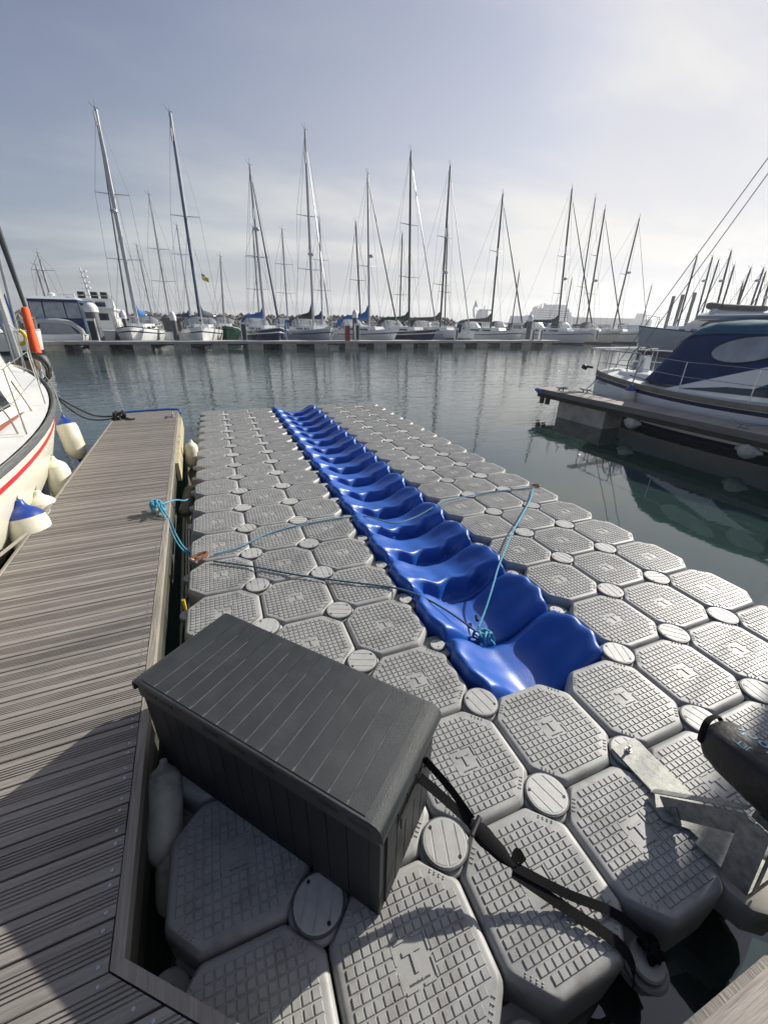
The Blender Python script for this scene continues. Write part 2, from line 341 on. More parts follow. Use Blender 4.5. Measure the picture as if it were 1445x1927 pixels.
def make_cap_mesh(r):
    m = MB()
    m.lathe([(.03,-.11),(.07,-.035),(r-.02,-.022),(r+.002,-.013),(r+.003,-.009),(r+.001,-.003),(r-.004,-.002)], n=28, mi=1)
    if r > .08: m.lathe([(.05,-.05),(.100,-.046),(.106,-.036),(.104,-.029),(.099,-.024),(.085,-.019)], n=32, mi=3)
    m.lathe([(r-.0035,-.006),(r-.005,0),(r-.009,.0015),(r-.014,.0)], n=28)
    ri = r-.013
    if r > .08:
        xs = [-.078,-.052,-.044,-.004,.004,.044,.052,.078]
        for a, c in ((xs[0],xs[1]),(xs[2],xs[3]),(xs[4],xs[5]),(xs[6],xs[7])):
            m.prism(clip_strip(max(a,-ri+.001), min(c,ri-.001), ri), -.001, .0016)
        m.prism(clip_strip(-ri+.002, ri-.002, ri-.001, 12), -.004, -.0008)
        for hx, hy in ((-.048,.052),(.048,-.052)): m.lathe([(.0065,0),(.0065,.0032)], (hx,hy,0), 10, 2)
    else:
        m.lathe([(.05,-.03),(.094,-.03),(.1,-.024),(.094,-.018),(.05,-.016)], n=24, mi=3)
        m.prism(clip_strip(-ri+.001, ri-.001, ri, 10), -.004, .001)
        for hx, hy in ((-.014,.018),(.014,-.018)): m.lathe([(.0045,0),(.0045,.0028)], (hx,hy,0), 8, 2)
    return m.mesh('connector_cap', [CAPM, RIMM, DARK, PLAS], 40)
dock = thing('floating_dock', 'grey modular floating dock of square plastic cubes with a blue drive-on channel', 'floating dock')
cube_me = make_cube_mesh(); cube_nl = make_cube_mesh(False); cap_me = make_cap_mesh(.090); scap_me = make_cap_mesh(.050)
cells = []
for c in range(0, 9):
    for r in (-1, 0): cells.append((c, r))
for r in range(1, 18):
    for c in (0,1,2,5,6,7): cells.append((c, r))
CS = set(cells)
for c, r in cells:
    o = link('float_cube', cube_nl if (c, r) in ((3,0),(4,0)) else cube_me, dock, ((c+.5)*PIT, (r+.5)*PIT, random.uniform(-.0025,.0025)))
    o.rotation_euler = (random.uniform(-.004,.004), random.uniform(-.004,.004), random.uniform(-.003,.003))
for r in range(-1, 19):
    for c in range(0, 10):
        nb = [(c-1,r-1),(c,r-1),(c-1,r),(c,r)]
        k = sum(q in CS for q in nb)
        ch = (c in (3,5)) and 1 < r < 18
        if k == 4 or ((c, r) in ((3,1),(5,1))):
            o = link('connector_cap', cap_me, dock, (c*PIT, r*PIT, .003+random.uniform(-.0015,.0015)), random.choice((0.0,.25,.75,1.2,-.4,-.15,1.0)))
            if (c, r) in ((1,0),(2,0),(3,0),(3,1)): o.rotation_euler[2] = {(1,0):-.45,(2,0):-.3,(3,0):.25,(3,1):.2}[(c,r)]
        elif ch:
            link('connector_cap', scap_me, dock, (c*PIT + (.012 if c==3 else -.012), r*PIT, -.045), random.uniform(-1,1))
# blue cradles
def make_cradle(hump):
    m = MB(); NS, NT = 56, 40
    def P(i, j):
        s_ = -1+2*i/NS; t_ = j/NT; a = abs(s_)
        hw = .462+.008*math.cos(6*PI*t_)-.026*math.cos(2*PI*t_)
        fl = -.105 if hump else -.180
        z = fl+(.022-fl)*sstep(a, .12, .97)
        rim = sstep(a, .6, .95)
        z += rim*(.022*math.sin(PI*t_)+.006*math.cos(6*PI*t_))
        z -= .070*math.exp(-(t_/.055)**2)+.030*math.exp(-((1-t_)/.05)**2)
        z -= rim*.030*(math.exp(-(t_/.09)**2)+math.exp(-((1-t_)/.09)**2))
        if hump:
            lobe = .5+.5*math.cos(s_*2*PI*1.6)
            edge = .26+.10*lobe*sstep(a, .8, .35)
            wgt = sstep(a, .97, .50)
            z -= .130*wgt*(1-sstep(t_, edge-.09, edge+.02))
            z += .012*wgt*math.exp(-((t_-edge-.06)/.06)**2) - .025*wgt*sstep(t_, edge+.1, 1)
        else:
            z -= .035*sstep(a,.8,.3)*(1-sstep(t_, 0, .5))
        if a > .93: z -= .05*((a-.93)/.07)**2
        return Vector((s_*hw, (t_-.5)*.495, z))
    rings = [[P(i, j) for i in range(NS+1)] for j in range(NT+1)]
    rings = [[Vector((r_[0].x-.002, r_[0].y, -.36))] + r_ + [Vector((r_[-1].x+.002, r_[-1].y, -.36))] for r_ in rings]
    m.loft(rings, 0, closed=False, caps=(True, True))
    m.f = [tuple(reversed(f)) for f in m.f]
    return m.mesh('blue_cradle', [BLUE], 50)
cr_h = make_cradle(True); cr_p = make_cradle(False)
for r in range(1, 18):
    o = link('blue_cradle', cr_p if r <= 2 else cr_h, dock, (2.0, (r+.5)*PIT, random.uniform(-.003,.003)))

# ------------------------------------------------------------------ wooden docks
DZ = 0.20; TH = rad(2.0)
def plank_profile(w, th=.028, ng=5, gw=.0045, gd=.005):
    pts = [(0,-th),(w,-th),(w,-.002),(w-.002,0)]
    flat = w*.24; gs = (w-2*flat)/ng
    for k in range(ng):
        y = w-flat-gs*k
        pts += [(y,0),(y-.001,-gd),(y-gw,-gd),(y-gw-.001,0)]
    pts += [(.002,0),(0,-.002)]
    return pts
def plank_mesh(x0, x1, w, ng=5, slant=0.0):
    m = MB(); pr = plank_profile(w, ng=ng) if ng else [(0,-.028),(w,-.028),(w,-.002),(w-.002,0),(.002,0),(0,-.002)]
    m.loft([[Vector((x0, y, z)) for y, z in pr], [Vector((x1+slant*y, y, z)) for y, z in pr]], 0, True, (True, True), False)
    return m
def add_screws(x, w, sl=0.0):
    m = MB()
    for yy in (w*.16, w*.84):
        xx = x+sl*yy
        m.lathe([(.0052,-.001),(.0052,.0012),(.0030,.0014),(.0028,.0002),(0,.0002)], (xx,yy,0), 10)
    return m
fing = thing('wooden_finger_dock', 'weathered grooved timber finger dock on the left between boat and floating dock', 'dock', (-.080, -.012, DZ), TH)
FW = 0.985
pitch_ws = [.127, .112]
y = 0.0; k = 0
long_pl = {}
FLEN = 8.28
while y < FLEN-.1:
    w = pitch_ws[k % 2] if random.random() < .8 else pitch_ws[(k+1) % 2]
    if w not in long_pl: long_pl[w] = (plank_mesh(-FW, -.002, w-.007).mesh('deck_plank', [DECKW], 30), add_screws(-.028, w-.007).mesh('screw_pair', [STEEL]))
    o = link('deck_plank', long_pl[w][0], fing, (random.uniform(-.001,.001), y, random.uniform(-.0015,.0015)))
    if y < 2.6: link('screw_pair', long_pl[w][1], o, (0,0,0))
    y += w; k += 1
FE = y
# planks of the corner gusset and of the main walkway (same boards running on)
GS = -.90     # slant of the gusset edge
y = -.004; k = 0
walk = thing('main_walkway', 'weathered timber walkway along the bottom edge with a corner gusset', 'dock', (-.080, -.012, DZ), TH)
while y > -2.4:
    w = pitch_ws[k % 2]; y0 = y-w+.007
    if y > -.60:
        m = plank_mesh(-2.6, -.004-1.13*y0, w-.007, slant=-1.13)
        o = link('deck_plank', m.mesh('deck_plank', [DECKW], 30), walk, (0, y0, 0))
        link('screw_pair', add_screws(-.004-1.13*y0-.045, w-.007, -1.13).mesh('screw_pair', [STEEL]), o, (0,0,0))
    y -= w; k += 1
m = MB()
for j in range(8):
    w = .125
    yy = -.79-j*.132 + .0
    o = plank_mesh(-2.6, 6.5, w, ng=(0 if j == 0 else 5)).build('deck_plank', [PALEW if j < 2 else DECKW], walk, (0.05, yy, 0.001))
    o.rotation_euler[2] = -TH
# edge timbers
def bar(a, b_, w, z0, z1, mat_, parent, name, off=0):
    a = Vector((*a, 0)); b_ = Vector((*b_, 0)); d = (b_-a).normalized(); n = Vector((d.y, -d.x, 0))
    m = MB(); q = [a+n*off, b_+n*off, b_+n*(off+w), a+n*(off+w)]
    bv = min(.004, w*.15)
    r1 = [Vector((p.x,p.y,z0)) for p in q]; r2 = [Vector((p.x,p.y,z1-bv)) for p in q]
    q2 = [a+n*(off+bv), b_+n*(off+bv), b_+n*(off+w-bv), a+n*(off+w-bv)]; r3 = [Vector((p.x,p.y,z1)) for p in q2]
    m.loft([r1, r2, r3], 0, True, (True, True), False)
    return m.build(name, [mat_], parent)
D1 = Vector((.749, -.663)); N1 = Vector((.663, .749)); TW = .031
oc = (.036, ((.0013+.0015)+TW-.036*.663)/.749)
def prismo(poly, z0, z1, mat_, par, name):
    m = MB(); m.prism(poly, z0, z1); return m.build(name, [mat_], par)
prismo([(.002,.001), oc, (.036,FE), (.002,FE)], -.055, -.001, EDGEW, fing, 'edge_timber')
e1 = (.002+D1.x*1.1, .001+D1.y*1.1); e2 = (oc[0]+D1.x*1.06, oc[1]+D1.y*1.06)
bar((0,-.01), (0,FE), .026, -.17, -.058, mat('shaded_fascia',(.085,.078,.062),.75,var=.4,scale=6,stretch=(14,.8,14)), fing, 'fascia_board', .000)  # fascia colour darkened to paint in the shade under the deck edge
bar((0,0), (0,FE), .020, -.30, -.173, WEED, fing, 'rubbing_strake', -.006)
bar((-FW-.03,FE), (-FW-.03,-.0), .026, -.11, .004, EDGEW, fing, 'edge_timber', -.026)
bar((-FW-.03,FE-.0), (-FW-.03,-.0), .02, -.26, -.113, WEED, fing, 'fascia_board', -.02)
gx = .80*1.13
prismo([(.002,.001), e1, e2, oc], -.055, -.0015, EDGEW, walk, 'edge_timber')
prismo([(.003,-.02), (e1[0]-.01,e1[1]), (e2[0]-.02,e2[1]), (oc[0]-.01,oc[1]-.02)], -.13, -.057, EDGEW, walk, 'fascia_board')
bar((gx-.2,-.645), (6.5,-.645-.0), .04, -.16, -.001, EDGEW, walk, 'edge_timber', 0).rotation_euler[2] = -TH
# end strip in blue plastic, frame and floats underneath
m = MB(); 
m.tube(spline([(-FW-.02,FE-.25,.0),(-FW+.05,FE+.02,.01),(-FW+.30,FE+.07,.012),(-.45,FE+.085,.012),(-.12,FE+.07,.012),(.03,FE+.0,.0),(.055,FE-.22,-.02)],6), .022, 8)
m.build('bumper_strip', [mat('blue_bumper', (0.03,.14,.38), .5)], fing)
m = MB(); m.box((-FW+.03,.3,-.13),(-.03,FE-.02,-.04)); m.build('steel_frame', [WEED], fing)
for y0, y1 in ((.2,1.5),(3.0,4.6),(6.2,8.1)):
    m = MB(); m.box((-FW+.06,y0,-.75),(-.05,y1,-.131)); m.build('concrete_float', [CONC], fing)
m = MB(); m.box((.028,4.9,-.30),(.075,7.9,-.06)); m.build('fender_board', [mat('cream_board',(.48,.43,.28),.6,dirt=(.12,.11,.06),dscale=3,damt=.8)], fing)
m = MB(); m.box((-2.6,-2.4,-.3),(6.4,-.85,-.031)); m.build('steel_frame', [WEED], walk)

def cleat(loc, rz, label, par=None, scale=1.0):
    t_ = thing('mooring_cleat', label, 'cleat', loc, rz, 'galvanised mooring cleats on the docks')
    m = MB(); m.box((-.028*scale,-.085*scale,0),(.028*scale,.085*scale,.008)); m.build('base_plate', [GALV], t_)
    m = MB()
    m.tube(spline([(0,-.13,.075),(0,-.07,.062),(0,0,.058),(0,.07,.062),(0,.13,.075)],5), [.009]*3+[.013]*15+[.009]*3, 8)
    for s_ in (-1,1): m.tube([(0,s_*.045,.006),(0,s_*.038,.055)], .015, 8)
    for v in m.v: pass
    m.v = [(a*scale,b_*scale,c*scale) for a,b_,c in m.v]
    m.build('horn', [GALV], t_)
    return t_
def P2(u, v, z): return at(u, v, 2, z)
c1 = P2(299, 965, DZ); cleat(c1, TH, 'mooring cleat with light blue rope knotted round it on left timber dock')
c2 = P2(86, 985, DZ); cleat(c2, TH-.2, 'mooring cleat with grey rope on the left edge of the timber dock')
c3 = P2(226, 789, DZ); cleat(c3, TH, 'mooring cleat with thick black rope at the far left corner of timber dock')
c4 = P2(326, 784, DZ); cleat(c4, TH, 'bare mooring cleat at the far right corner of timber dock')

# ------------------------------------------------------------------ ropes and fittings on the pontoon
def rope(name, label, pts, r, m_, cat='rope', k=8, group=None, par=None):
    b_ = MB(); b_.tube(spline(pts, k), r, 8); o = b_.build(name, [m_], par)
    if not par: tag(o, label, cat, group)
    return o
def knot(name, label, c, R, r, m_, turns=5, seed=1, squash=.7, par=None):
    rn = random.Random(seed); pts = []
    ax = [rn.uniform(0,6.28) for _ in range(6)]
    n = turns*14
    for i in range(n):
        q = 2*PI*turns*i/n
        pts.append(Vector(c)+Vector((R*math.cos(q*1.0+ax[0])*(.6+.4*math.sin(q*.37+ax[1])), R*math.sin(q*.83+ax[2])*(.7+.3*math.cos(q*.41)), squash*R*math.sin(q*1.31+ax[3]))))
    b_ = MB(); b_.tube(pts, r, 6); o = b_.build(name, [m_], par)
    if not par: tag(o, label, 'rope')
    return o
kc = Vector((1.905, 1.03, -.13))
knot('rope_knot', 'bunched light blue rope knot lying in the blue channel', kc, .062, .0085, ROPEB, 9, 3, .8)
sh = Vector((.085, 2.53, .03))
rope('rope', 'light blue rope from the left dock cleat down to the edge of the floating dock', [c1+Vector((.03,0,.07)), P2(318,975,.19), P2(330,1003,.02), P2(345,1028,-.08), P2(362,1043,-.12)], .008, ROPEB)
rope('rope', 'second strand of light blue rope beside the first below the dock cleat', [c1+Vector((.03,-.05,.06)), P2(313,978,.20), P2(328,1012,.02), P2(343,1034,-.08), P2(358,1046,-.13)], .007, ROPEB)
rope('rope', 'short light blue rope from the dock cleat straight across the gap to the floating dock', [c1+Vector((.02,.05,.06)), P2(330,941,.14), P2(347,942,-.02), P2(357,938,-.08)], .007, ROPEB)
knot('rope_hitch', 'light blue rope hitch wound round the dock cleat', c1+Vector((0,.02,.06)), .06, .010, ROPEB, 6, 5, .9)
rope('rope', 'light blue rope from the rusty shackle across the blue channel to the right cubes', [P2(402,1043,.02), P2(450,1030,.018), P2(500,1006,.016), P2(560,989,.016), P2(640,975,.014), P2(690,972,.0), P2(740,984,-.02), P2(780,974,-.03), P2(815,955,.02), P2(850,940,.045), P2(930,925,.016), P2(1003,918,.02)], .0075, mat('pale_blue_rope',(.12,.32,.42),.7,var=.4,scale=150,bump=1,bscale=260))
rope('rope', 'dark blue rope from the rusty shackle over the left cubes down to the knot', [P2(402,1056,.02), P2(480,1067,.02), P2(560,1082,.018), P2(640,1093,.018), P2(745,1107,.014), P2(800,1126,.02), P2(850,1155,-.03), P2(895,1188,-.09)], .0075, ROPED)
rope('rope', 'light blue rope from the right edge of the cubes curving down to the knot', [P2(1003,920,.03), P2(995,945,.03), P2(965,1000,.06), P2(940,1060,.03), P2(925,1110,-.02), P2(912,1150,-.08), P2(900,1180,-.11)], .0075, ROPEB)
t_ = thing('shackle', 'rusty copper coloured shackle on the left edge of the cubes', 'shackle', sh, -.9)
m = MB(); m.tube(spline([(-.028,-.06,0),(-.034,.0,.004),(-.02,.06,.006),(.0,.075,.006),(.02,.06,.006),(.034,0,.004),(.028,-.06,0)],4), .013, 8); m.build('bow', [COPPER], t_)
m = MB(); m.tube([(-.045,-.06,0),(.05,-.06,0)], .011, 8); m.build('pin', [STEEL], t_)
t_ = thing('shackle', 'small dark shackle holding the rope at the right edge of the cubes', 'shackle', (3.92, 2.93, .02), .9)
m = MB(); m.tube(spline([(-.02,-.05,0),(-.026,.0,.004),(0,.055,.006),(.026,0,.004),(.02,-.05,0)],4), .009, 8); m.build('bow', [COPPER], t_)
m = MB(); m.tube([(-.035,-.05,0),(.035,-.05,0)], .008, 8); m.build('pin', [DARK], t_)
# small things in the channel
m = MB(); m.lathe([(.011,0),(.012,.004),(.008,.006),(0,.006)], (0,0,0), 10); 
m = MB(); m.tube([(0,0,0),(.02,.045,.004)], .013, 6); tag(m.build('rope_clip', [DARK], None, P2(898,1168,-.14)), 'small black plastic clip beside the blue knot', 'clip')
m = MB(); m.lathe([(.008,0),(.011,.02),(.011,.09),(.007,.09),(.007,.02)], (0,0,0), 12); tag(m.build('yellow_hose_end', [YELL], None, P2(350,1148,-.04)), 'short yellow tube sticking up at the left edge of the cubes', 'tube')

# fenders between dock and pontoon
def fender(name, label, p, ang, Lf, R, body, ends, group=None, eye=True, axis=None):
    t_ = thing(name, label, 'fender', p, 0, group)
    Mx = (axis.to_track_quat('Z','X').to_matrix().to_4x4() if axis else Matrix.Identity(4))
    e = R*1.0
    m = MB(); m.lathe([(R*.28,-Lf/2),(R*.6,-Lf/2+e*.25),(R*.9,-Lf/2+e*.65),(R,-Lf/2+e*1.1),(R,0),(R,Lf/2-e*1.1),(R*.9,Lf/2-e*.65)], (0,0,0), 20, 0, Mx); m.build('fender_body', [body], t_)
    m = MB(); m.lathe([(R*.91,Lf/2-e*.67),(R*.80,Lf/2-e*.45),(R*.58,Lf/2-e*.24),(R*.34,Lf/2-e*.08),(R*.24,Lf/2+e*.08),(R*.2,Lf/2+e*.28),(R*.1,Lf/2+e*.32)], (0,0,0), 20, 0, Mx); m.build('fender_cap', [ends], t_)
    m = MB(); m.lathe([(R*.12,-Lf/2-e*.4),(R*.2,-Lf/2-e*.3),(R*.3,-Lf/2+.002)], (0,0,0), 16, 0, Mx); m.build('fender_eye', [ends], t_)
    return t_
fender('fender', 'dirty white fender squeezed between timber dock and cubes beside the black box', (-.032, .53, -.035), 0, .36, .072, FEND, FEND, 'fenders between dock and pontoon', axis=Vector((.02,.85,.5)))
rope('fender_line', 'thin black line tied round the end of the dirty white fender', [P2(300,1585,-.08), P2(306,1600,-.10), P2(302,1620,-.14), P2(298,1640,-.2)], .006, ROPEK)
fender('fender', 'small dirty fender hanging just below the long one near the dock corner', (-.015, .33, -.16), 0, .22, .055, FEND, FEND, 'fenders between dock and pontoon', axis=Vector((.1,.6,.8)))
fender('fender', 'short white fender hanging on the far left side of the cubes', (-.09, 6.02, -.10), 0, .42, .095, FENW, FENW, None, axis=Vector((.1,.15,1)))
fender('fender', 'mossy tan fender floating beside the far half of the timber dock', (-.13, 4.6, -.28), 0, .75, .075, mat('mossy_fender',(.20,.18,.12),.7,dirt=(.04,.045,.02),dscale=8,damt=.9,bump=.6), WEED, None, axis=Vector((.05,1,.05)))
rope('mooring_line', 'thin pale line hanging in the water between dock and cubes', [(-.07,4.4,-.28),(-.075,3.6,-.288),(-.05,2.8,-.286),(-.075,2.0,-.288),(-.05,1.5,-.288)], .004, ROPEG)

# ------------------------------------------------------------------ black storage box
BD = Vector((.682, -.128, 0)); BU = Vector((-.649, .760, 0)).normalized(); BV = Vector((.761, .649, 0)).normalized()
BL, BW, BH = 1.118, .447, .550
box = thing('storage_box', 'large black plastic deck storage box standing on the cubes', 'storage box', (BD.x, BD.y, .006), math.atan2(BU.y, BU.x))
# local x runs along the long side, local y = -BV side
sg = -1
def ybox(v): return sg*v
m = MB(); i_ = .012
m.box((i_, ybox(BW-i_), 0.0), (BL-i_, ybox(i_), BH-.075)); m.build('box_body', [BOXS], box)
npl = 13; pw = (BL-.10)/npl
for side in (0, 1):
    for k in range(npl):
        x0 = .05+k*pw+.0018; x1 = .05+(k+1)*pw-.0018
        yy = (i_-.0035, i_+.001) if side == 0 else (BW-i_-.001, BW-i_+.0035)
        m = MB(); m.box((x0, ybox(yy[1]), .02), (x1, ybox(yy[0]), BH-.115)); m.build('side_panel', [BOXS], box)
for side in (0, 1):
    xe = (i_-.007, i_+.001) if side == 0 else (BL-i_-.001, BL-i_+.007)
    for k in range(5):
        a = .045+k*(BW-.09)/5+.003; c = .045+(k+1)*(BW-.09)/5-.003
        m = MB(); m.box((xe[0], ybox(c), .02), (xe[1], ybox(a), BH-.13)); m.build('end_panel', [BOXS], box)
# rim under the lid with latch recesses
m = MB(); m.box((.008, ybox(BW-.003), BH-.105), (BL-.008, ybox(.003), BH-.018)); m.build('box_rim', [BOXM], box)
for xc in (.09,.18,.42,.55,.68,.93,1.04):
    m = MB(); m.box((BL-xc-.035, ybox(.0035), BH-.062), (BL-xc+.035, ybox(.0005), BH-.022)); m.build('latch_slot', [DARK], box)
# lid: rounded at both ends
m = MB(); R_ = .045; prof = []
prof.append((-.006, BH-.062))
for q in range(7): prof.append((-.006+R_-R_*math.cos(q*PI/12), BH-R_*.9+R_*.9*math.sin(q*PI/12)))
for q in range(7): prof.append((BL+.006-R_+R_*math.sin(q*PI/12), BH-R_*.9+R_*.9*math.cos(q*PI/12)))
prof.append((BL+.006, BH-.062)); prof += [(BL-.006,BH-.062),(BL-.006,BH-.017),(.006,BH-.017),(.006,BH-.062)]
ys = (-.008, -.004, BW+.004, BW+.008)
rings = []
for idx, yv in enumerate(ys):
    dz_ = 0 if idx in (1, 2) else -.004
    rings.append([Vector((x, ybox(yv), z+(dz_ if z > BH-.06 else 0))) for x, z in prof])
m.loft(rings[::-1], 0, True, (True, True), True); lid = m.build('lid', [BOXM], box, None, 30)
nst = 15; sw = (BL-.11)/nst
for k in range(nst):
    x0 = .055+k*sw+.0032; x1 = .055+(k+1)*sw-.0032
    m = MB(); m.prism([(x0,ybox(BW-.006)),(x1,ybox(BW-.006)),(x1,ybox(.006)),(x0,ybox(.006))], BH-.001, BH+.0022, 0, None, .0)
    m.build('lid_strip', [BOXM], box)
m = MB()
for k in range(1, nst):
    xg = .055+k*sw; a = random.uniform(.26,.43)
    m.box((xg-.0012, ybox(a), BH+.0002), (xg+.0014, ybox(.007), BH+.0012)); m.box((xg-.0030, ybox(.02), BH+.0002), (xg+.0030, ybox(.0065), BH+.0026))
m.build('worn_grooves', [WORN], box)
# carrying handle recess on the near end and the tie-down strap
m = MB(); m.box((-.0085, ybox(.33), BH-.20), (-.003, ybox(.12), BH-.145)); m.build('handle_recess', [DARK], box)
def ribbon(pts, w, th, side, k=8):
    pts = spline(pts, k); side = Vector(side).normalized(); m = MB(); rings = []
    n = len(pts)
    for i, p in enumerate(pts):
        tn = (pts[min(i+1,n-1)]-pts[max(i-1,0)]).normalized()
        s2 = (side - tn*side.dot(tn)).normalized(); up = s2.cross(tn)
        rings.append([p-s2*w/2-up*th/2, p+s2*w/2-up*th/2, p+s2*w/2+up*th/2, p-s2*w/2+up*th/2])
    m.loft(rings, 0, True, (True, True), False); return m
hs = Vector((.905, .045, .43)); lug = Vector((1.52, -.50, -.09))
strap = thing('tie_down_strap', 'black ratchet strap from the black box to the corner lug of the cubes', 'strap')
rA = Vector((1.055, -.05, .195)); rB = Vector((1.16, -.19, .10))
ribbon([Vector((.885,.035,.42)), Vector((.95,0.0,.34)), rA], .032, .003, (.3,.6,.6)).build('webbing', [WEB], strap)
ribbon([Vector((.925,.085,.43)), Vector((1.0,.02,.32)), rA+Vector((.01,.0,.01))], .028, .003, (.6,-.2,.7)).build('webbing', [WEB], strap)
ribbon([rB, Vector((1.30,-.30,.045)), Vector((1.43,-.40,.022)), lug+Vector((.0,.03,.03)), lug+Vector((.01,.0,-.01))], .030, .003, (.8,.6,.2)).build('webbing', [WEB], strap)
ribbon([rB+Vector((-.01,-.01,-.01)), Vector((1.27,-.32,.035)), Vector((1.38,-.455,.016)), Vector((1.41,-.51,-.04)), Vector((1.43,-.53,-.16))], .034, .003, (.8,.5,.1)).build('webbing', [WEB], strap)
m = MB(); ax = (rB-rA).normalized()
pts = [rA+(rB-rA)*q/8 for q in range(9)]
m.tube(pts, [.014,.020,.030,.031,.027,.026,.024,.016,.009], 10, flat=(1.15,.8)); m.build('ratchet_pad', [WEB], strap)
m = MB(); m.tube([rA+ax*.03+Vector((-.03,-.02,.01)), rA+ax*.03+Vector((.03,.02,.01))], .010, 8); m.build('ratchet_axle', [DARK], strap)
ribbon([rB+Vector((0,0,.005)), rB+Vector((.03,.02,.02)), rB+Vector((.04,-.005,.0))], .03, .003, (.2,.6,.5)).build('webbing', [WEB], strap)
knot('strap_knot', 'black webbing bunched through the hole of the corner lug', lug+Vector((.01,.0,.01)), .035, .009, WEB, 5, 8, .6)

# edge lug plates at the outer corners of the near row
for (cx, cy) in ((1.5,-.5),(1.0,-.5),(2.5,-.5),(3.0,-.5)):
    m = MB()
    m.lathe([(.026,-.012),(.050,-.012),(.058,-.005),(.058,.006),(.052,.012),(.028,.012)], (cx,cy-.008,-.105), 22)
    m.lathe([(.03,-.012),(.064,-.012),(.070,-.004),(.070,.004),(.062,.010)], (cx,cy-.012,-.132), 22)
    m.prism([(cx-.10,cy+.09),(cx-.06,cy-.055),(cx+.06,cy-.055),(cx+.10,cy+.09)], -.165, -.145)
    m.build('corner_lug', [PLAS], dock)
m = MB(); m.lathe([(.09,-.16),(.118,-.14),(.122,-.03),(.115,-.006),(.10,.0),(0,.0)], (2.0,-.5,0), 10); m.build('corner_block', [mat('pale_block',(.34,.32,.28),.6)], dock)

# ------------------------------------------------------------------ galvanised bracket with covered winch
br = thing('winch_bracket', 'galvanised steel bracket bolted to the cubes with triangular frame', 'bracket')
m = MB(); pl = [(1.928,.045),(2.075,.045),(2.080,.02),(2.065,-.53),(1.925,-.53),(1.905,-.36),(1.935,-.355),(1.932,-.32),(1.865,-.26),(1.880,-.175),(1.925,-.17)]
m.prism(pl[::-1], .006, .016); m.build('base_plate', [GALV], br)
m = MB(); m.box((1.925,-.535,-.03),(2.065,-.528,.0155)); m.build('plate_lip', [GALV], br)
ap = Vector((1.955, -.43, .255))
def flatbar(a, b_, w, th, nrm):
    a = Vector(a); b_ = Vector(b_); d = (b_-a).normalized(); n_ = Vector(nrm).normalized(); s_ = d.cross(n_).normalized()
    m = MB(); r1 = [a-s_*w/2-n_*th/2, a+s_*w/2-n_*th/2, a+s_*w/2+n_*th/2, a-s_*w/2+n_*th/2]
    m.loft([r1, [p+(b_-a) for p in r1]], 0, True, (True, True), False)
    return m
XN = (1,0,0)
m = flatbar((1.915,-.225,.018), (1.955,-.445,.250), .075, .006, XN); m.build('frame_bar', [GALV], br)
m = flatbar((1.905,-.495,.018), (1.957,-.452,.268), .085, .006, XN); m.build('frame_bar', [GALV], br)
m = flatbar((1.925,-.165,.022), (1.972,-.412,.292), .004, .034, XN); m.build('frame_flange', [GALV], br)
m = flatbar((1.945,-.54,.018), (1.985,-.502,.275), .004, .030, XN); m.build('frame_flange', [GALV], br)
m = MB(); m.prism([(-.225-.0,-.0),(-.30,.0),(-.26,.05)], 0, .006, 0, Matrix(((0,0,1,1.912),(1,0,0,0),(0,1,0,.018),(0,0,0,1)))); m.build('gusset', [GALV], br)
for p in ((1.99,.008,.016),(2.005,-.485,.016)):
    m = MB(); m.lathe([(.016,0),(.016,.003)], p, 14); m.lathe([(.011,.003),(.011,.013)], p, 6, smooth=False); m.lathe([(.0055,.013),(.0055,.034)], p, 10)
    m.tube([(p[0]-.022,p[1]-.006,p[2]+.016),(p[0]+.022,p[1]+.006,p[2]+.020)], .004, 6)
    m.build('wing_bolt', [STEEL], br)
bagt = thing('winch_cover', 'black waterproof cover with light blue lettering on the steel bracket', 'cover', (2.115,-.17,.33), 0)
m = MB(); rings = []
prof = [(0,.02,.03),(.012,.055,.055),(.04,.078,.074),(.10,.092,.088),(.2,.098,.095),(.35,.10,.10),(.5,.10,.10),(.75,.098,.098),(.95,.09,.09),(1.0,.03,.03)]
NB = 24
for s_, hw, hh in prof:
    ring = []
    for j in range(NB):
        q = 2*PI*j/NB; cx = abs(math.cos(q))**.62*math.copysign(1,math.cos(q)); cz = abs(math.sin(q))**.62*math.copysign(1,math.sin(q))
        wob = 1+.025*math.sin(5*q+s_*9)+.02*math.sin(13*s_+q*2)
        ring.append(Vector((cx*hw*wob, -s_, cz*hh*wob-.03*s_)))
    rings.append(ring)
m.loft(rings, 0, True, (True, True)); m.build('cover_shell', [BAG], bagt, None, 60); m_shell = m
m = MB(); m.tube(spline([(-.06,-.015,-.03),(-.068,-.01,.03),(-.03,.004,.062),(.03,.004,.06),(.05,-.01,.03)],5), .008, 6, flat=(1.6,.5)); m.build('handle_loop', [WEB], bagt)
from mathutils.bvhtree import BVHTree
bvh = BVHTree.FromPolygons([Vector(v) for v in m_shell.v], m_shell.f)
for txt, size, ox, oy in (('tetrodock', .068, .030, -.205), ('JET', .030, -.037, -.120)):
    tm = text_mesh(txt, size, .0004)
    bm_ = MB(); vs = []
    for v in tm.vertices:
        x, y_ = ox-v.co.y, oy+v.co.x            # reads towards the far end, up to the left
        hit = bvh.ray_cast(Vector((x, y_, .4)), Vector((0, 0, -1)))
        vs.append(Vector((x, y_, (hit[0].z if hit[0] else .09)+.0012+v.co.z)))
    bm_.add(vs, [tuple(f.vertices) for f in tm.polygons]); bm_.build('lettering', [PRINT], bagt)
m = MB(); m.box((-.05,-.42,-.16),(-.02,-.24,-.09)); m.box((-.09,-.30,-.115),(-.04,-.26,-.085)); m.build('mount', [GALV], bagt)

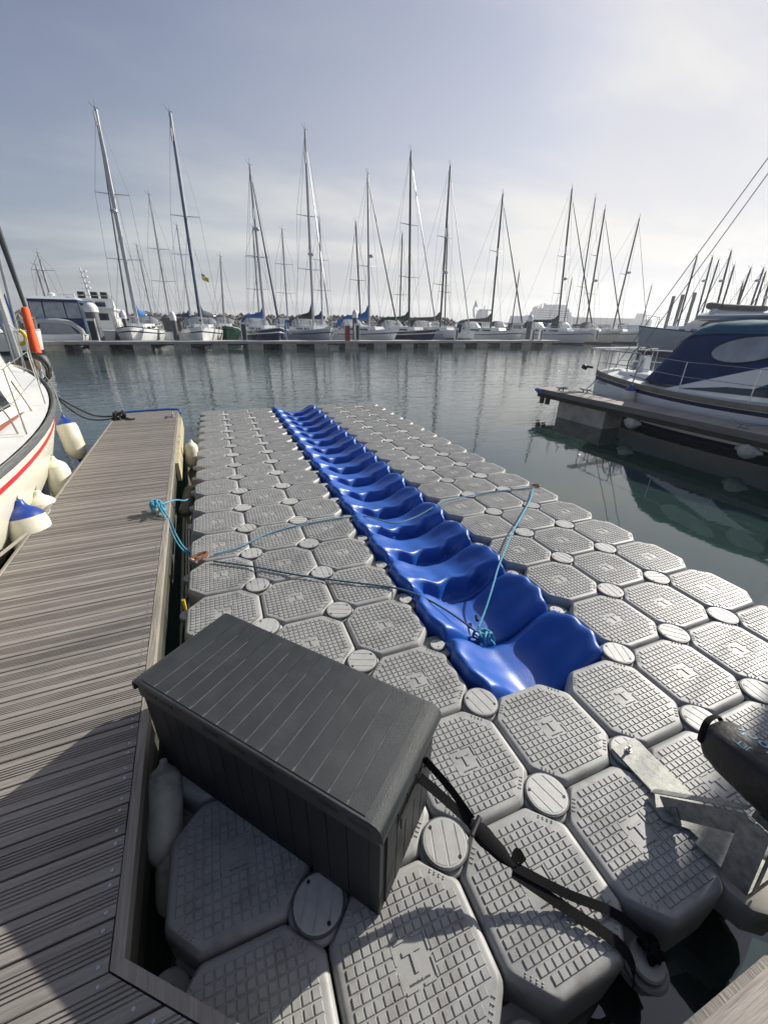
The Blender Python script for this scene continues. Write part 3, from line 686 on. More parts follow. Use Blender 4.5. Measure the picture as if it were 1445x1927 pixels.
# ------------------------------------------------------------------ boats
def hull_fn(L_, B, zb, zm, zs, sw, q=.85, p=2.2, mid=.42):
    def hb(s):
        if s < mid: return B/2*(sw+(1-sw)*math.sin(PI/2*s/mid)**.9)
        return B/2*max(0.0, 1-((s-mid)/(1-mid))**p)**q
    def sh(s): 
        return zs*(1-s)*(1-2*s) + zm*4*s*(1-s) + zb*s*(2*s-1)
    def yy(s): return (-.55+s)*L_
    return hb, sh, yy
def hull_mesh(L_, B, zb, zm, zs, sw, rake=.09, n=18, flare=.22, depth=.35, st=(.80,.74), **kw):
    hb, sh, yy = hull_fn(L_, B, zb, zm, zs, sw, **kw)
    fr = [1, .955, .93, st[0], st[1], .45, .14, .06, 0]
    #      rail  top  topside stripe topside topside boot  anti
    mi = [1, 0, 0, 2, 0, 0, 3, 4, 4]
    m = MB(); rings = []
    for i in range(n+1):
        s = i/n; s2 = 1-(1-s)**1.35 if s > .0 else 0
        h = hb(s2); z1 = sh(s2); side = []
        for f in fr:
            w = h*(1-flare*(1-f)**2*(1+1.2*s2**3))
            side.append((w+(.02 if f == 1 else 0)*(h > .02), yy(s2)-rake*L_*(1-f)*s2**4, z1*f))
        side.append((h*.45, yy(s2)-rake*L_*1.15*s2**4, -depth*(.6+.4*s2)))
        ring = [Vector((-x, y_, z)) for x, y_, z in side] + [Vector((0, side[-1][1], -depth*1.1))] + [Vector((x, y_, z)) for x, y_, z in side[::-1]]
        rings.append(ring)
    k = len(mi); mis = mi + [4, 4] + mi[::-1]
    mis = mi[:9]+[4]+[4]+mi[:9][::-1]
    m.loft(rings, 0, False, (True, False), True, mis)
    d = MB(); dr = []
    for i in range(n+1):
        s = i/n; s2 = 1-(1-s)**1.35
        h = max(hb(s2)-.03, 0.002); z1 = sh(s2)-.02
        dr.append([Vector((-h, yy(s2)*.997, z1)), Vector((-h*.5, yy(s2)*.997, z1+.045)), Vector((0, yy(s2)*.997, z1+.06)), Vector((h*.5, yy(s2)*.997, z1+.045)), Vector((h, yy(s2)*.997, z1))])
    d.loft(dr, 0, False, (False, False), True); 
    return m, d, hb, sh, yy
def block(m, y0, y1, w0, w1, z0, z1, iy0=0, iy1=0, ix=.0, mi=0):
    "tapered cabin block: y0..y1, half widths w0 (at y0) and w1 (at y1), inset at the top"
    vs = [(-w0,y0,z0),(w0,y0,z0),(w1,y1,z0),(-w1,y1,z0),(-w0+ix,y0+iy0,z1),(w0-ix,y0+iy0,z1),(w1-ix,y1-iy1,z1),(-w1+ix,y1-iy1,z1)]
    return m.add(vs, [(0,3,2,1),(4,5,6,7),(0,1,5,4),(1,2,6,5),(2,3,7,6),(3,0,4,7)], mi)
def add_rails(t_, hb, sh, yy, L_, r=.012, h=.6, ss=(.06,.18,.32,.46,.6,.74,.86), near=False):
    m = MB()
    for sd in (-1, 1):
        top = []
        for s in ss:
            x = sd*(hb(s)-.06); b_ = Vector((x, yy(s), sh(s))); m.tube([b_, b_+Vector((0,0,h))], r*.9, 6); top.append(b_+Vector((0,0,h)))
        m.tube(top, r*.5, 5); m.tube([p-Vector((0,0,h*.48)) for p in top], r*.5, 5)
    m.build('guard_rail', [STEEL], t_)
    m = MB(); a = ss[-1]; e = .985
    pts = [Vector((-(hb(a)-.06), yy(a), sh(a)+h)), Vector((-(hb(.93)), yy(.93), sh(.93)+h)), Vector((-.12, yy(e), sh(e)+h+.05)), Vector((.12, yy(e), sh(e)+h+.05)), Vector((hb(.93), yy(.93), sh(.93)+h)), Vector((hb(a)-.06, yy(a), sh(a)+h))]
    m.tube(spline(pts, 4), r, 6)
    for p in (pts[1], pts[2], pts[3], pts[4]): m.tube([p, Vector((p.x*.8, p.y-.02, p.z-h-.02))], r, 6)
    m.build('pulpit', [STEEL], t_)
def sprayhood(t_, y0, w, z0, h, canvas, ln=1.0):
    arcs = []
    for k_, (dy, hh) in enumerate(((0,.02),(-.18*ln,.55),(-.38*ln,.92),(-.62*ln,1.0),(-1.0*ln,1.0))):
        arcs.append([Vector((w*math.cos(PI*j/12), y0+dy-.05*math.sin(PI*j/12), z0+h*hh*(math.sin(PI*j/12)**.6 if 0<j<12 else 0))) for j in range(13)])
    m = MB(); m.loft(arcs[:3], 0, False, (False, False), True); m.build('sprayhood_window', [CLEAR], t_)
    m = MB(); m.loft([[p+Vector((0,0,.004)) for p in a] for a in arcs[2:]], 0, False, (False, False), True)
    for a in (arcs[2], arcs[0]): m.tube([p for p in a], .028, 6)
    for j in (4, 8): m.tube([arcs[0][j], arcs[1][j], arcs[2][j]], .02, 5)
    m.build('sprayhood', [canvas], t_)
def yacht(label, L_, B, mast, top, ax, heading=PI, topside=GRP, stripe=NAVY, rail=GRPD, cover=None, cdir=0, clen=3.0, hood=NAVYC, spreads=(), radar=None, furl=None, furlr=.05, pod=None, fb=1.22, detail=True, mastr=.085, mastm=None, group='sailing yachts moored beyond the far pontoon', drop=.42, flag=None, mastoff=0.0):
    """mast / top: photo pixels of the mast at horizon height and of the masthead, ax: (axis, value) of the plane it stands in"""
    mb_ = at(*mast, *ax); mt = at(*top, *ax)
    x0, y0 = mb_.x, mb_.y
    t_ = thing('sailing_yacht', label, 'sailing yacht', (x0, y0, WZ), heading, group)
    R_ = Matrix.Rotation(-heading, 3, 'Z')
    def loc(p): return R_ @ (Vector(p)-Vector((x0, y0, WZ)))
    H = loc(mt); ht = H.z
    off = .13*L_
    m, d, hb, sh, yy = hull_mesh(L_, B, fb*1.28, fb*.98, fb*1.02, .55, n=16 if detail else 10)
    def shift(mm): mm.v = [(v[0], v[1]+mastoff-off+.10*L_, v[2]) for v in mm.v]; return mm
    o_ = mastoff-off+.10*L_
    Y = lambda s: yy(s)+o_
    shift(m).build('hull', [topside, rail, stripe, NAVY, ANTI], t_); shift(d).build('deck', [GRPD], t_)
    zc_ = sh(.5)
    m = MB(); block(m, Y(.30), Y(.76), hb(.30)*.66, hb(.76)*.5, zc_-.02, zc_+.44, .05, .35, .08); m.build('cabin', [GRP], t_)
    for sd in (-1, 1):
        for a, c in ((.36,.50),(.53,.64)):
            m = MB(); wa_, wc = hb(.30)*.66+(hb(.76)*.5-hb(.30)*.66)*((a-.30)/.46), hb(.30)*.66+(hb(.76)*.5-hb(.30)*.66)*((c-.30)/.46)
            e = .006
            q = [Vector((sd*(wa_-.022+e), Y(a), zc_+.10)), Vector((sd*(wc-.022+e), Y(c), zc_+.10)), Vector((sd*(wc-.05+e), Y(c), zc_+.25)), Vector((sd*(wa_-.05+e), Y(a), zc_+.25))]
            m.add(q+[p-Vector((sd*.02,0,0)) for p in q], [(0,1,2,3),(7,6,5,4),(0,4,5,1),(1,5,6,2),(2,6,7,3),(3,7,4,0)]); m.build('cabin_window', [GLASS], t_)
    if not detail and hood: sprayhood(t_, Y(.34), hb(.3)*.80, zc_+.36, .80, hood, 1.3)
    if detail:
        add_rails(t_, hb, sh, Y, L_, r=.016)
        if hood: sprayhood(t_, Y(.34), hb(.3)*.80, zc_+.36, .85, hood, 1.3)
        m = MB(); block(m, Y(.05), Y(.28), hb(.1)*.55, hb(.28)*.62, sh(.2)-.0, sh(.2)+.22, .0, .0, .05); m.build('cockpit_coaming', [GRP], t_)
    mr_ = mastr
    mz = MB(); dirv = Vector((H.x, H.y, ht)); zb_ = zc_+.3
    base = Vector((0,0,zb_)); tip = Vector((H.x, H.y, ht))
    def along(z): return base+(tip-base)*((z-zb_)/(ht-zb_))
    mz.tube([base, along(zb_+(ht-zb_)*.75), tip], [mr_, mr_, mr_*.7], 8, flat=(1, 1.3)); mast_o = mz.build('mast', [mastm or ALU], t_)
    m = MB(); m.tube([tip, tip+Vector((0,0,.45))], .012, 4); m.tube([tip+Vector((0,-.03,.12)), tip+Vector((.22,.1,.15)), tip+Vector((.30,.12,.32))], .012, 4); m.tube([tip+Vector((-.18,0,.05)), tip+Vector((.12,0,.08))], .014, 4)
    m.build('wind_vane', [ALUD], mast_o)
    wires = MB(); cp = Vector((hb(.55)-.05, -.15, sh(.55))); wr = .011
    last = {-1: tip, 1: tip}
    for v in sorted(spreads):
        zz = loc(at(mast[0], v, *ax)).z; c_ = along(zz); sw_ = hb(.5)*(.62 if v == min(spreads) else .72)
        m = MB()
        for sd in (-1, 1):
            e = c_+Vector((sd*sw_, -.12, .06)); m.tube([c_, e], [.035,.02], 6); wires.tube([last[sd], e], wr, 4); last[sd] = e
        m.build('spreader', [mastm or ALU], mast_o)
    for sd in (-1, 1):
        e = Vector((sd*cp.x, -.2, cp.z)); wires.tube([last[sd], e], wr, 4)
        wires.tube([along(zb_+(ht-zb_)*.5), Vector((sd*cp.x*.95, .35, cp.z))], wr, 4)
    bow = Vector((0, Y(.985), sh(1)+.02)); ft = along(zb_+(ht-zb_)*(.97))
    wires.tube([tip, Vector((0, Y(.01), sh(0)))], wr, 4)
    if furl:
        m = MB(); k_ = bow+(ft-bow)*.05; m.tube([k_, bow+(ft-bow)*.5, bow+(ft-bow)*.93], [furlr*1.25, furlr, furlr*.5], 7); m.lathe([(.09,-.06),(.1,.0),(.09,.06)], tuple(bow+(ft-bow)*.03), 10); m.build('furled_headsail', [furl], t_)
    wires.tube([bow, ft], wr, 4)
    w_o = wires.build('rigging', [WIRE], t_)
    if radar:
        zz = loc(at(mast[0], radar, *ax)).z; c_ = along(zz)
        m = MB(); m.lathe([(0,-.12),(.20,-.10),(.26,-.02),(.24,.08),(.10,.14),(0,.15)], (c_.x+.05, c_.y+.32, c_.z), 14); m.tube([c_, c_+Vector((.03,.3,-.12))], .03, 5); m.build('radar_dome', [GREYH], mast_o)
    if pod:
        zz = loc(at(mast[0], pod, *ax)).z; c_ = along(zz); m = MB(); m.tube([c_+Vector((.1,.06,-.35)), c_+Vector((.1,.06,.35))], .07, 8); m.build('radar_reflector', [GRP], mast_o)
    if cover:
        za = zb_+.75; a = Vector((0,-.12,za)); ch = .95 if cdir < 40 else .62; dr_ = Vector((math.sin(rad(cdir)), -math.cos(rad(cdir)), .03)); m = MB()
        m.tube([a, a+dr_*(clen+.25)], .06, 6); m.build('boom', [ALU], t_)
        m = MB(); rings = []
        for f, hh, ww in ((0,1.35,.14),(.05,1.15,.20),(.12,.72,.24),(.25,.50,.24),(.5,.40,.22),(.8,.28,.18),(1.0,.12,.08)):
            c_ = a+dr_*clen*f; sdv = Vector((dr_.y,-dr_.x,0))
            rings.append([c_+sdv*ww*math.cos(2*PI*j/10)+Vector((0,0,-.10+(hh*ch+.10)*(.5+.5*math.sin(2*PI*j/10)))) for j in range(10)])
        m.loft(rings, 0, True, (True, True)); m.build('sail_cover', [cover], t_, None, 60)
    if flag:
        zz = loc(at(mast[0], flag, *ax)).z; c_ = along(zz)+Vector((-.55,0,0)); m = MB()
        m.loft([[c_+Vector((-.0-.08*i, .05*math.sin(i*1.3), .30-.03*i)), c_+Vector((-.02-.08*i, .05*math.sin(i*1.3+.4), -.02-.03*i))] for i in range(7)], 0, False, (False, False), True); m.build('flag', [GOLD], t_)
        m = MB(); m.loft([[c_+Vector((-.08*i, .03*math.sin(i*1.3), .42-.03*i)), c_+Vector((-.0-.08*i, .05*math.sin(i*1.3), .30-.03*i))] for i in range(4)], 0, False, (False, False), True); m.build('flag_canton', [DARK], t_)
    return t_
FY = 34.0
Y1 = (1, 39.2)
yacht('white yacht with black sheer stripe and black sprayhood under the tallest leftmost mast', 10.5, 3.4, (255,590), (180,205), (1,39.5), spreads=(370,490), radar=403, pod=235, stripe=NAVY, rail=NAVY, hood=BLKC, cover=BLUEC, cdir=-25, clen=1.2, furl=ALUD, mastr=.11)
yacht('white yacht with dark furled headsail and small yellow and black flag on its rigging', 10.2, 3.3, (376,590), (320,212), (1,39.4), spreads=(410,), pod=262, hood=NAVYC, cover=mat('slate_canvas',(.05,.07,.09),.85), cdir=-40, clen=1.6, furl=NAVYC, furlr=.075, mastr=.10, flag=526)
yacht('dark blue hulled yacht with bright blue sail cover and blue furled headsail', 9.2, 3.0, (497,592), (470,312), (1,38.8), spreads=(484,), radar=434, pod=405, topside=NAVY, stripe=GRP, cover=BLUEC, cdir=40, clen=2.0, furl=NAVYC, hood=NAVYC, furlr=.06, heading=PI+.18)
yacht('pale grey yacht with black sail cover under a tall mast with double spreaders', 10.0, 3.2, (589,594), (574,245), (1,39.2), spreads=(408,508), radar=480, pod=300, topside=GREYH, cover=BLKC, cdir=25, clen=1.8, hood=BLKC, furl=ALU, furlr=.04, mastr=.09, heading=PI+.12)
yacht('white yacht with navy stripe and blue sail cover right of the grey pile', 10.0, 3.3, (695,598), (692,328), (1,39.4), spreads=(502,), radar=483, cover=BLUEC, cdir=35, clen=2.6, furl=ALUD, furlr=.06, hood=BLUEC, heading=PI+.32)
yacht('navy hulled yacht with dark green sail cover and purple windowed sprayhood', 10.2, 3.3, (770,598), (773,285), (1,39.4), spreads=(423,522), topside=NAVY, stripe=GRP, cover=GRNC, cdir=40, clen=2.8, hood=BLKC, furl=ALU, furlr=.045, mastr=.09, mastm=ALUD, heading=PI+.22)
yacht('white yacht with black awning over the boom and a radar halfway up its mast', 10.0, 3.2, (829,600), (847,312), (1,39.6), spreads=(446,536), radar=513, pod=437, cover=TANC, cdir=60, clen=3.2, stripe=GREYH, hood=BLKC, furl=ALU, furlr=.04, mastm=ALUD, heading=PI+.25)
yacht('white yacht with folded brown sail cover and raked foredeck beside a white tender', 10.4, 3.5, (925,600), (946,365), (1,40), spreads=(473,), pod=474, cover=TANC, cdir=70, clen=3.0, hood=BLKC, furl=ALUD, furlr=.06, mastm=ALUD, heading=PI+.25)
yacht('white yacht with dark green cover stretched along its boom near the far right pile', 11, 3.6, (1052,600), (1076,355), (1,40.5), spreads=(483,553), radar=525, pod=470, cover=GRNC, cdir=75, clen=4.2, hood=GRNC, furl=ALUD, furlr=.06, mastm=ALUD, heading=PI+.2)
yacht('low white yacht with yellow cloth on deck left of the motor cruiser', 11, 3.5, (1104,604), (1138,393), (1,41), spreads=(480,553), radar=528, topside=CREAM, cover=None, hood=BLKC, furl=ALUD, furlr=.055, mastm=ALUD, heading=PI+.2)
yacht('white yacht with single dark mast just left of the motor cruiser bow', 10.5, 3.4, (1155,608), (1203,410), (1,41.5), spreads=(515,), radar=512, cover=None, hood=BLKC, furl=ALU, furlr=.03, mastm=ALUD, heading=PI+.2)
# second row and farther yachts
far = [((316,578),(281,368),(1,50),(470,530),'far yacht with ladder of fittings on its mast between the two tallest masts',GRP,None),
 ((285,585),(258,463),(1,62),(),'far gaffer with lattice mast left of the second tallest mast',GRP,None),
 ((356,580),(333,425),(1,56),(480,),'far yacht with pale mast directly left of the flagged yacht',GRP,NAVYC),
 ((420,594),(415,484),(1,47),(),'small green hulled yacht with short mast by the breakwater',GREEN,None),
 ((487,592),(476,428),(1,49),(485,545),'far yacht half hidden by the bright blue sail cover',GRP,None),
 ((541,594),(531,433),(1,50),(498,552),'far yacht with thin mast left of the black sail cover',GRP,None),
 ((606,594),(601,415),(1,49),(490,547),'far yacht with navy sail cover right of the black sail cover',GRP,NAVYC),
 ((679,590),(669,418),(1,48),(528,),'far yacht whose grey awned boom points left over the grey pile',GRP,TANC),
 ((752,594),(757,440),(1,50),(555,),'far yacht with slim mast just left of the tall dark mast',GRP,None),
 ((838,594),(842,425),(1,49),(550,),'far yacht with mast partly overlapping the mast with radar',GRP,None),
 ((964,598),(977,512),(1,55),(),'small far yacht with leaning bare mast right of the crane ship',GRP,None),
 ((1062,598),(1076,523),(1,60),(),'small far yacht hidden behind the green boom cover',GRP,None),
 ((1087,600),(1120,372),(1,47),(540,),'far yacht with tall mast standing left of the yellow cloth',GRP,None),
 ((1208,604),(1226,537),(1,55),(),'far small yacht seen above the motor cruiser foredeck',GRP,None),
 ((92,580),(68,500),(1,52),(),'far yacht with white banded short mast at far left',GRP,None),
 ((104,585),(72,478),(1,52),(510,),'far yacht with red masthead at far left',GRP,None)]
for mb0, mt0, ax0, sp0, lb, ts, cv in far:
    yacht(lb, 9, 3.0, mb0, mt0, ax0, topside=ts, spreads=sp0, cover=cv, cdir=50, clen=2.6, hood=(BLKC, NAVYC, BLUEC, TANC)[int(mb0[0]) % 4], detail=False, mastr=.07, mastm=ALUD if mb0[0] > 640 else ALU, group='yachts in the rows behind', heading=PI+.001*max(0, mb0[0]-400)*.25)
rg = [((1281,590),(1311,482),'leftmost mast of the dense group above the motor cruiser'),
 ((1312,592),(1340,483),'yacht with radar mast above the cruiser wheelhouse'),
 ((1318,596),(1352,489),'yacht with crossing dark mast next to the radar mast'),
 ((1346,592),(1375,473),'tallest mast of the dense group above the blue canopy'),
 ((1352,596),(1381,500),'mast leaning close beside the tallest of the group'),
 ((1383,596),(1397,532),'shortest mast of the group over the blue canopy'),
 ((1378,600),(1412,505),'mast with slim spreaders over the middle of the blue canopy'),
 ((1404,600),(1436,505),'mast with two radar domes over the blue canopy'),
 ((1412,602),(1440,512),'thin mast beside the one with two radar domes'),
 ((1428,604),(1450,520),'mast at the far right edge over the blue canopy')]
for k, (mb0, mt0, lb) in enumerate(rg):
    yacht('far yacht, '+lb, 9.5, 3.1, mb0, mt0, (0, 56+3*(k % 3)), heading=PI*.5, topside=GRP, spreads=(), radar=(530 if k in (1,3,7) else None), detail=False, mastr=.09, mastm=ALUD, hood=None, furl=ALUD if k % 2 else None, furlr=.04, group='yachts crowded behind the motor cruiser')

# ------------------------------------------------------------------ far pontoon
fp = thing('far_pontoon', 'long low pontoon with pale concrete floats across the basin', 'dock', (0, FY, WZ))
m = MB(); m.box((-16, .0, .46), (33.4, 2.2, .58)); m.build('walking_deck', [mat('pale_deck',(.46,.45,.43),.8,var=.2,scale=2)], fp)
m = MB(); m.box((-16, -.05, .40), (33.4, -.003, .575)); m.build('fascia_board', [mat('grey_fascia',(.30,.30,.285),.7,var=.25,scale=1.5)], fp)
m = MB(); m.box((-16, .3, .30), (33.4, 1.9, .455)); m.build('steel_frame', [WEED], fp)
xk = -14.9
while xk < 31.5:
    m = MB(); m.box((0,.05,-.5),(1.12,2.1,.395)); o = m.build('concrete_float', [CONC], fp, (xk, 0, 0)) if xk < -14.8 else link('concrete_float', fl_me, fp, (xk, 0, 0))
    fl_me = o.data; xk += 2.565
def pile(u, vt, w, ax, label, cap=WHITE, zt=None):
    p = at(u, 600, *ax); tz = at(u, vt, *ax).z
    t_ = thing('mooring_pile', label, 'pile', (p.x, p.y, WZ), 0, 'grey mooring piles with pale caps')
    m = MB(); m.lathe([(w/2,-.8),(w/2,tz-WZ-.42),(w/2*.98,tz-WZ-.40)], (0,0,0), 20); m.build('pile_shaft', [PILE], t_)
    m = MB(); m.lathe([(w/2*1.12,tz-WZ-.62),(w/2*1.12,tz-WZ-.32),(w/2*.9,tz-WZ-.15),(w*.2,tz-WZ-.02),(0,tz-WZ)], (0,0,0), 20); m.build('pile_cap', [cap], t_)
pile(176, 569, .80, (1,36.4), 'thick grey mooring pile beside the canopied motor boat')
pile(234, 583, .34, (1,39), 'slim grey pile behind the flybridge boat')
pile(326, 586, .40, (1,36.6), 'grey pile between the two tallest masts')
pile(668, 583, .44, (1,36.4), 'grey pile with white domed cap beside red cabinet')
pile(998, 592, .5, (1,36.6), 'grey pile at the right part of the far pontoon')
def pedestal(u, label, col=GREEN, w=.42, h=1.25, y_=34.6, red=False):
    p = at(u, 640, 1, y_)
    t_ = thing('service_pedestal', label, 'service post', (p.x, y_, WZ+.58), 0, 'service posts on the far pontoon')
    m = MB(); m.box((-w/2,-.14,0),(w/2,.14,h)); m.build('cabinet', [REDP if red else GRP], t_)
    m = MB(); m.box((-w/2+.06,-.155,.08),(w/2-.06,-.141,h-.08)); m.build('panel', [REDP if red else DARK if col is None else col], t_)
    m = MB(); m.box((-w/2-.02,-.17,h+.001),(w/2+.02,.17,h+.06)); m.build('top_plate', [GRP], t_)
pedestal(461, 'white and dark green service post left of the dark blue yacht'); pedestal(672, 'dark service post right of the red cabinet and pile', w=.40)
pedestal(654, 'red fire point cabinet on the far pontoon left of the grey pile', red=True, w=.36, h=1.15)
pedestal(181, 'dark service post at the foot of the thick pile on the left', None, w=.5, h=1.35)
for u, lb in ((857,'pair of slim dark posts near the white tender'),(1000,'slim dark post right beside the far right pile'),(1015,'slim dark post second to the right of the far right pile'),(1119,'slim dark post near the yellow cloth')):
    pedestal(u, lb, None, w=.26, h=1.0)
# breakwater of rocks behind the left half
rb = MB(); rn = random.Random(3)
for k in range(2600):
    x = rn.uniform(-48, 46); hh = rn.random()
    y_ = 76+rn.uniform(-3.5, 1.5); z = WZ + (y_-72.5)/5.0*2.9*rn.uniform(.8, 1.0)
    r = rn.uniform(.28, .62); vs = []
    for a in range(6):
        q = a*PI/3+rn.random()*.6
        vs.append((x+r*math.cos(q)*rn.uniform(.7,1.1), y_+r*math.sin(q)*rn.uniform(.7,1.1), z+rn.uniform(-.2,.2)*r))
    vs.append((x+rn.uniform(-.1,.1), y_, z+r*rn.uniform(.5,.95))); vs.append((x, y_, z-r))
    rb.add(vs, [(i, (i+1)%6, 6) for i in range(6)]+[((i+1)%6, i, 7) for i in range(6)])
brk = rb.build('breakwater_rocks', [ROCK]); brk['kind'] = 'stuff'; tag(brk, 'low grey boulder breakwater behind the moored yachts', 'breakwater')
m = MB(); m.prism([(-48,71),(46,71),(46,84),(-48,84)], -1.2, WZ+.3); m.prism([(-48,73),(46,73),(46,82),(-48,82)], WZ+.301, WZ+1.2); o = m.build('breakwater_core', [ROCK]); o['kind'] = 'structure'

# ------------------------------------------------------------------ motor boats and ships
def motorboat(label, org, rz, L_, B, fb, topside, build, group=None, rk=.12):
    t_ = thing('motor_boat', label, 'motor boat', (org[0], org[1], WZ), rz, group)
    m, d, hb, sh, yy = hull_mesh(L_, B, fb*1.35, fb, fb*.95, .88, rake=rk, flare=.30, q=.8, p=2.6)
    m.build('hull', [topside, NAVY if topside is GREYH else GRP, topside, NAVY, ANTI], t_); d.build('deck', [GRPD], t_)
    build(t_, hb, sh, yy); return t_
def canopy_boat(t_, hb, sh, yy):
    # open stern with navy framed clear canopy seen from aft
    z0 = 1.0
    m = MB(); block(m, -4.2, -1.2, 1.50, 1.5, z0, z0+.95, 0, 0, -.02); m.build('cockpit_side', [NAVYC], t_)
    for a, c in ((-1.46,-.74),(-.68,.55),(.61,1.46)):
        m = MB(); m.add([(a,-4.225,z0+.98),(c,-4.225,z0+.98),(c*.93,-4.12,z0+2.0),(a*.93,-4.12,z0+2.0),(a,-4.21,z0+.98),(c,-4.21,z0+.98),(c*.93,-4.105,z0+2.0),(a*.93,-4.105,z0+2.0)], [(0,1,2,3),(7,6,5,4),(0,4,5,1),(1,5,6,2),(2,6,7,3),(3,7,4,0)]); m.build('canopy_window', [CLEAR], t_)
    m = MB()
    for x in (-1.5,-.71,.58,1.5): m.tube([(x,-4.23,z0+.9),(x*.94,-4.12,z0+2.05)], .04, 6)
    m.tube([(-1.5,-4.23,z0+.95),(1.5,-4.23,z0+.95)], .04, 6)
    block(m, -4.25, -1.2, 1.46, 1.46, z0+2.0, z0+2.18, .0, 0, .02); m.build('canopy_frame', [NAVYC], t_)
    m = MB(); block(m, -4.15, -.6, 1.42, 1.3, z0+2.181, z0+2.34, .15, .3, .15); m.build('hard_top', [GRP], t_)
    m = MB(); block(m, -1.2, 2.2, 1.45, 1.0, z0, z0+1.9, .2, 1.6, .25); m.build('wheelhouse', [GRP], t_)
    m = MB(); m.lathe([(0,-.1),(.2,-.08),(.24,.05),(0,.16)], (-.2,-3.0,z0+2.5), 12); m.tube([(1.3,-3.9,z0+2.3),(1.3,-3.9,z0+2.55)], .07, 6); m.build('radar_dome', [GRP], t_)
    # inflatable tender carried on the stern
    m = MB(); pts = [(-1.25,-4.75,.80),(-1.45,-4.6,1.3),(-1.1,-4.5,1.78),(.5,-4.5,1.72),(1.2,-4.6,1.25),(1.35,-4.75,.85)]
    m.tube(spline(pts,5), .17, 10); m.tube([(-1.25,-4.78,.70),(1.3,-4.78,.73)], .20, 10); m.build('tender_tube', [mat('grey_hypalon',(.42,.43,.45),.5)], t_)
    m = MB(); m.add([(-1.2,-4.72,.75),(1.2,-4.72,.75),(.5,-4.56,1.68),(-1.05,-4.56,1.74),(-1.2,-4.68,.75),(1.2,-4.68,.75),(.5,-4.52,1.68),(-1.05,-4.52,1.74)], [(0,1,2,3),(7,6,5,4),(0,4,5,1),(1,5,6,2),(2,6,7,3),(3,7,4,0)]); m.build('tender_floor', [mat('grey_floor',(.30,.31,.32),.6)], t_)
p = at(127, 600, 1, 41.5); motorboat('motor boat with navy framed clear canopy and grey inflatable on its stern', (p.x+.2, 41.6), .06, 9.5, 3.1, 1.0, GRP, canopy_boat)
def fly_boat(t_, hb, sh, yy):
    z0 = 1.1
    m = MB(); block(m, -3.6, 2.4, 1.65, 1.15, z0, z0+1.5, .0, 1.3, .15); m.build('saloon', [GRP], t_)
    for a, c in ((-1.15,-.1),(.35,1.1)):
        m = MB(); m.box((a,-3.63,z0+.75),(c,-3.605,z0+1.25)); m.build('aft_window', [GLASS], t_)
    m = MB(); block(m, -4.6, 1.4, 1.75, 1.3, z0+1.501, z0+1.62, 0, .3, .0); m.build('flybridge_floor', [GRP], t_)
    m = MB(); block(m, -2.6, 1.0, 1.5, 1.1, z0+1.621, z0+2.35, .1, .5, .1); m.build('flybridge', [GRP], t_)
    for a, c in ((-.9,.0),(.2,.9)):
        m = MB(); m.box((a,-2.64,z0+1.75),(c,-2.56,z0+2.1)); m.build('flybridge_window', [GLASS], t_)
    for x in (-.8, .1, .8):
        m = MB(); m.box((x-.22,-1.9,z0+2.35),(x+.22,-1.4,z0+2.85)); m.build('seat', [BLKC], t_)
    m = MB()
    for x in (-1.6, 1.6):
        for y_ in (-4.4,-3.5,-2.7): m.tube([(x,y_,z0+1.62),(x,y_,z0+2.5)], .02, 5)
        m.tube([(x,-4.4,z0+2.5),(x,-2.7,z0+2.55)], .022, 5)
    m.tube([(-1.6,-4.4,z0+2.5),(1.6,-4.4,z0+2.5)], .022, 5)
    for x in (-1.5,1.5): m.tube([(x,-4.5,.9),(x,-4.5,z0+1.6)], .03, 5)
    m.build('guard_rail', [STEEL], t_)
    m = MB(); m.tube([(-.4,-.8,z0+2.3),(-.55,-1.0,z0+4.6)], [.09,.05], 8)
    for z in (3.1,3.5,3.9,4.3): m.tube([(-.8,-.95,z0+z),(-.2,-.95,z0+z)], .02, 5); m.lathe([(0,-.06),(.12,-.04),(.12,.05),(0,.08)], (-.25,-.95,z0+z+.08), 8)
    m.build('radar_mast', [GRP], t_)
    m = MB(); m.tube([(1.0,-.8,z0+2.3),(1.05,-1.0,z0+4.1)], [.03,.02], 6); m.build('aerial', [GRP], t_)
    m = MB(); m.tube(spline([(-1.2,-5.1,.65),(-.3,-5.25,.80),(.9,-5.2,.85),(1.5,-5.1,.7)],5), [.24]*16, 10); m.build('tender', [GRP], t_)
p = at(196, 600, 1, 45.5); motorboat('white flybridge motor yacht with radar mast behind the thick pile', (p.x, 45.2), .0, 11, 3.9, 1.2, GRP, fly_boat)
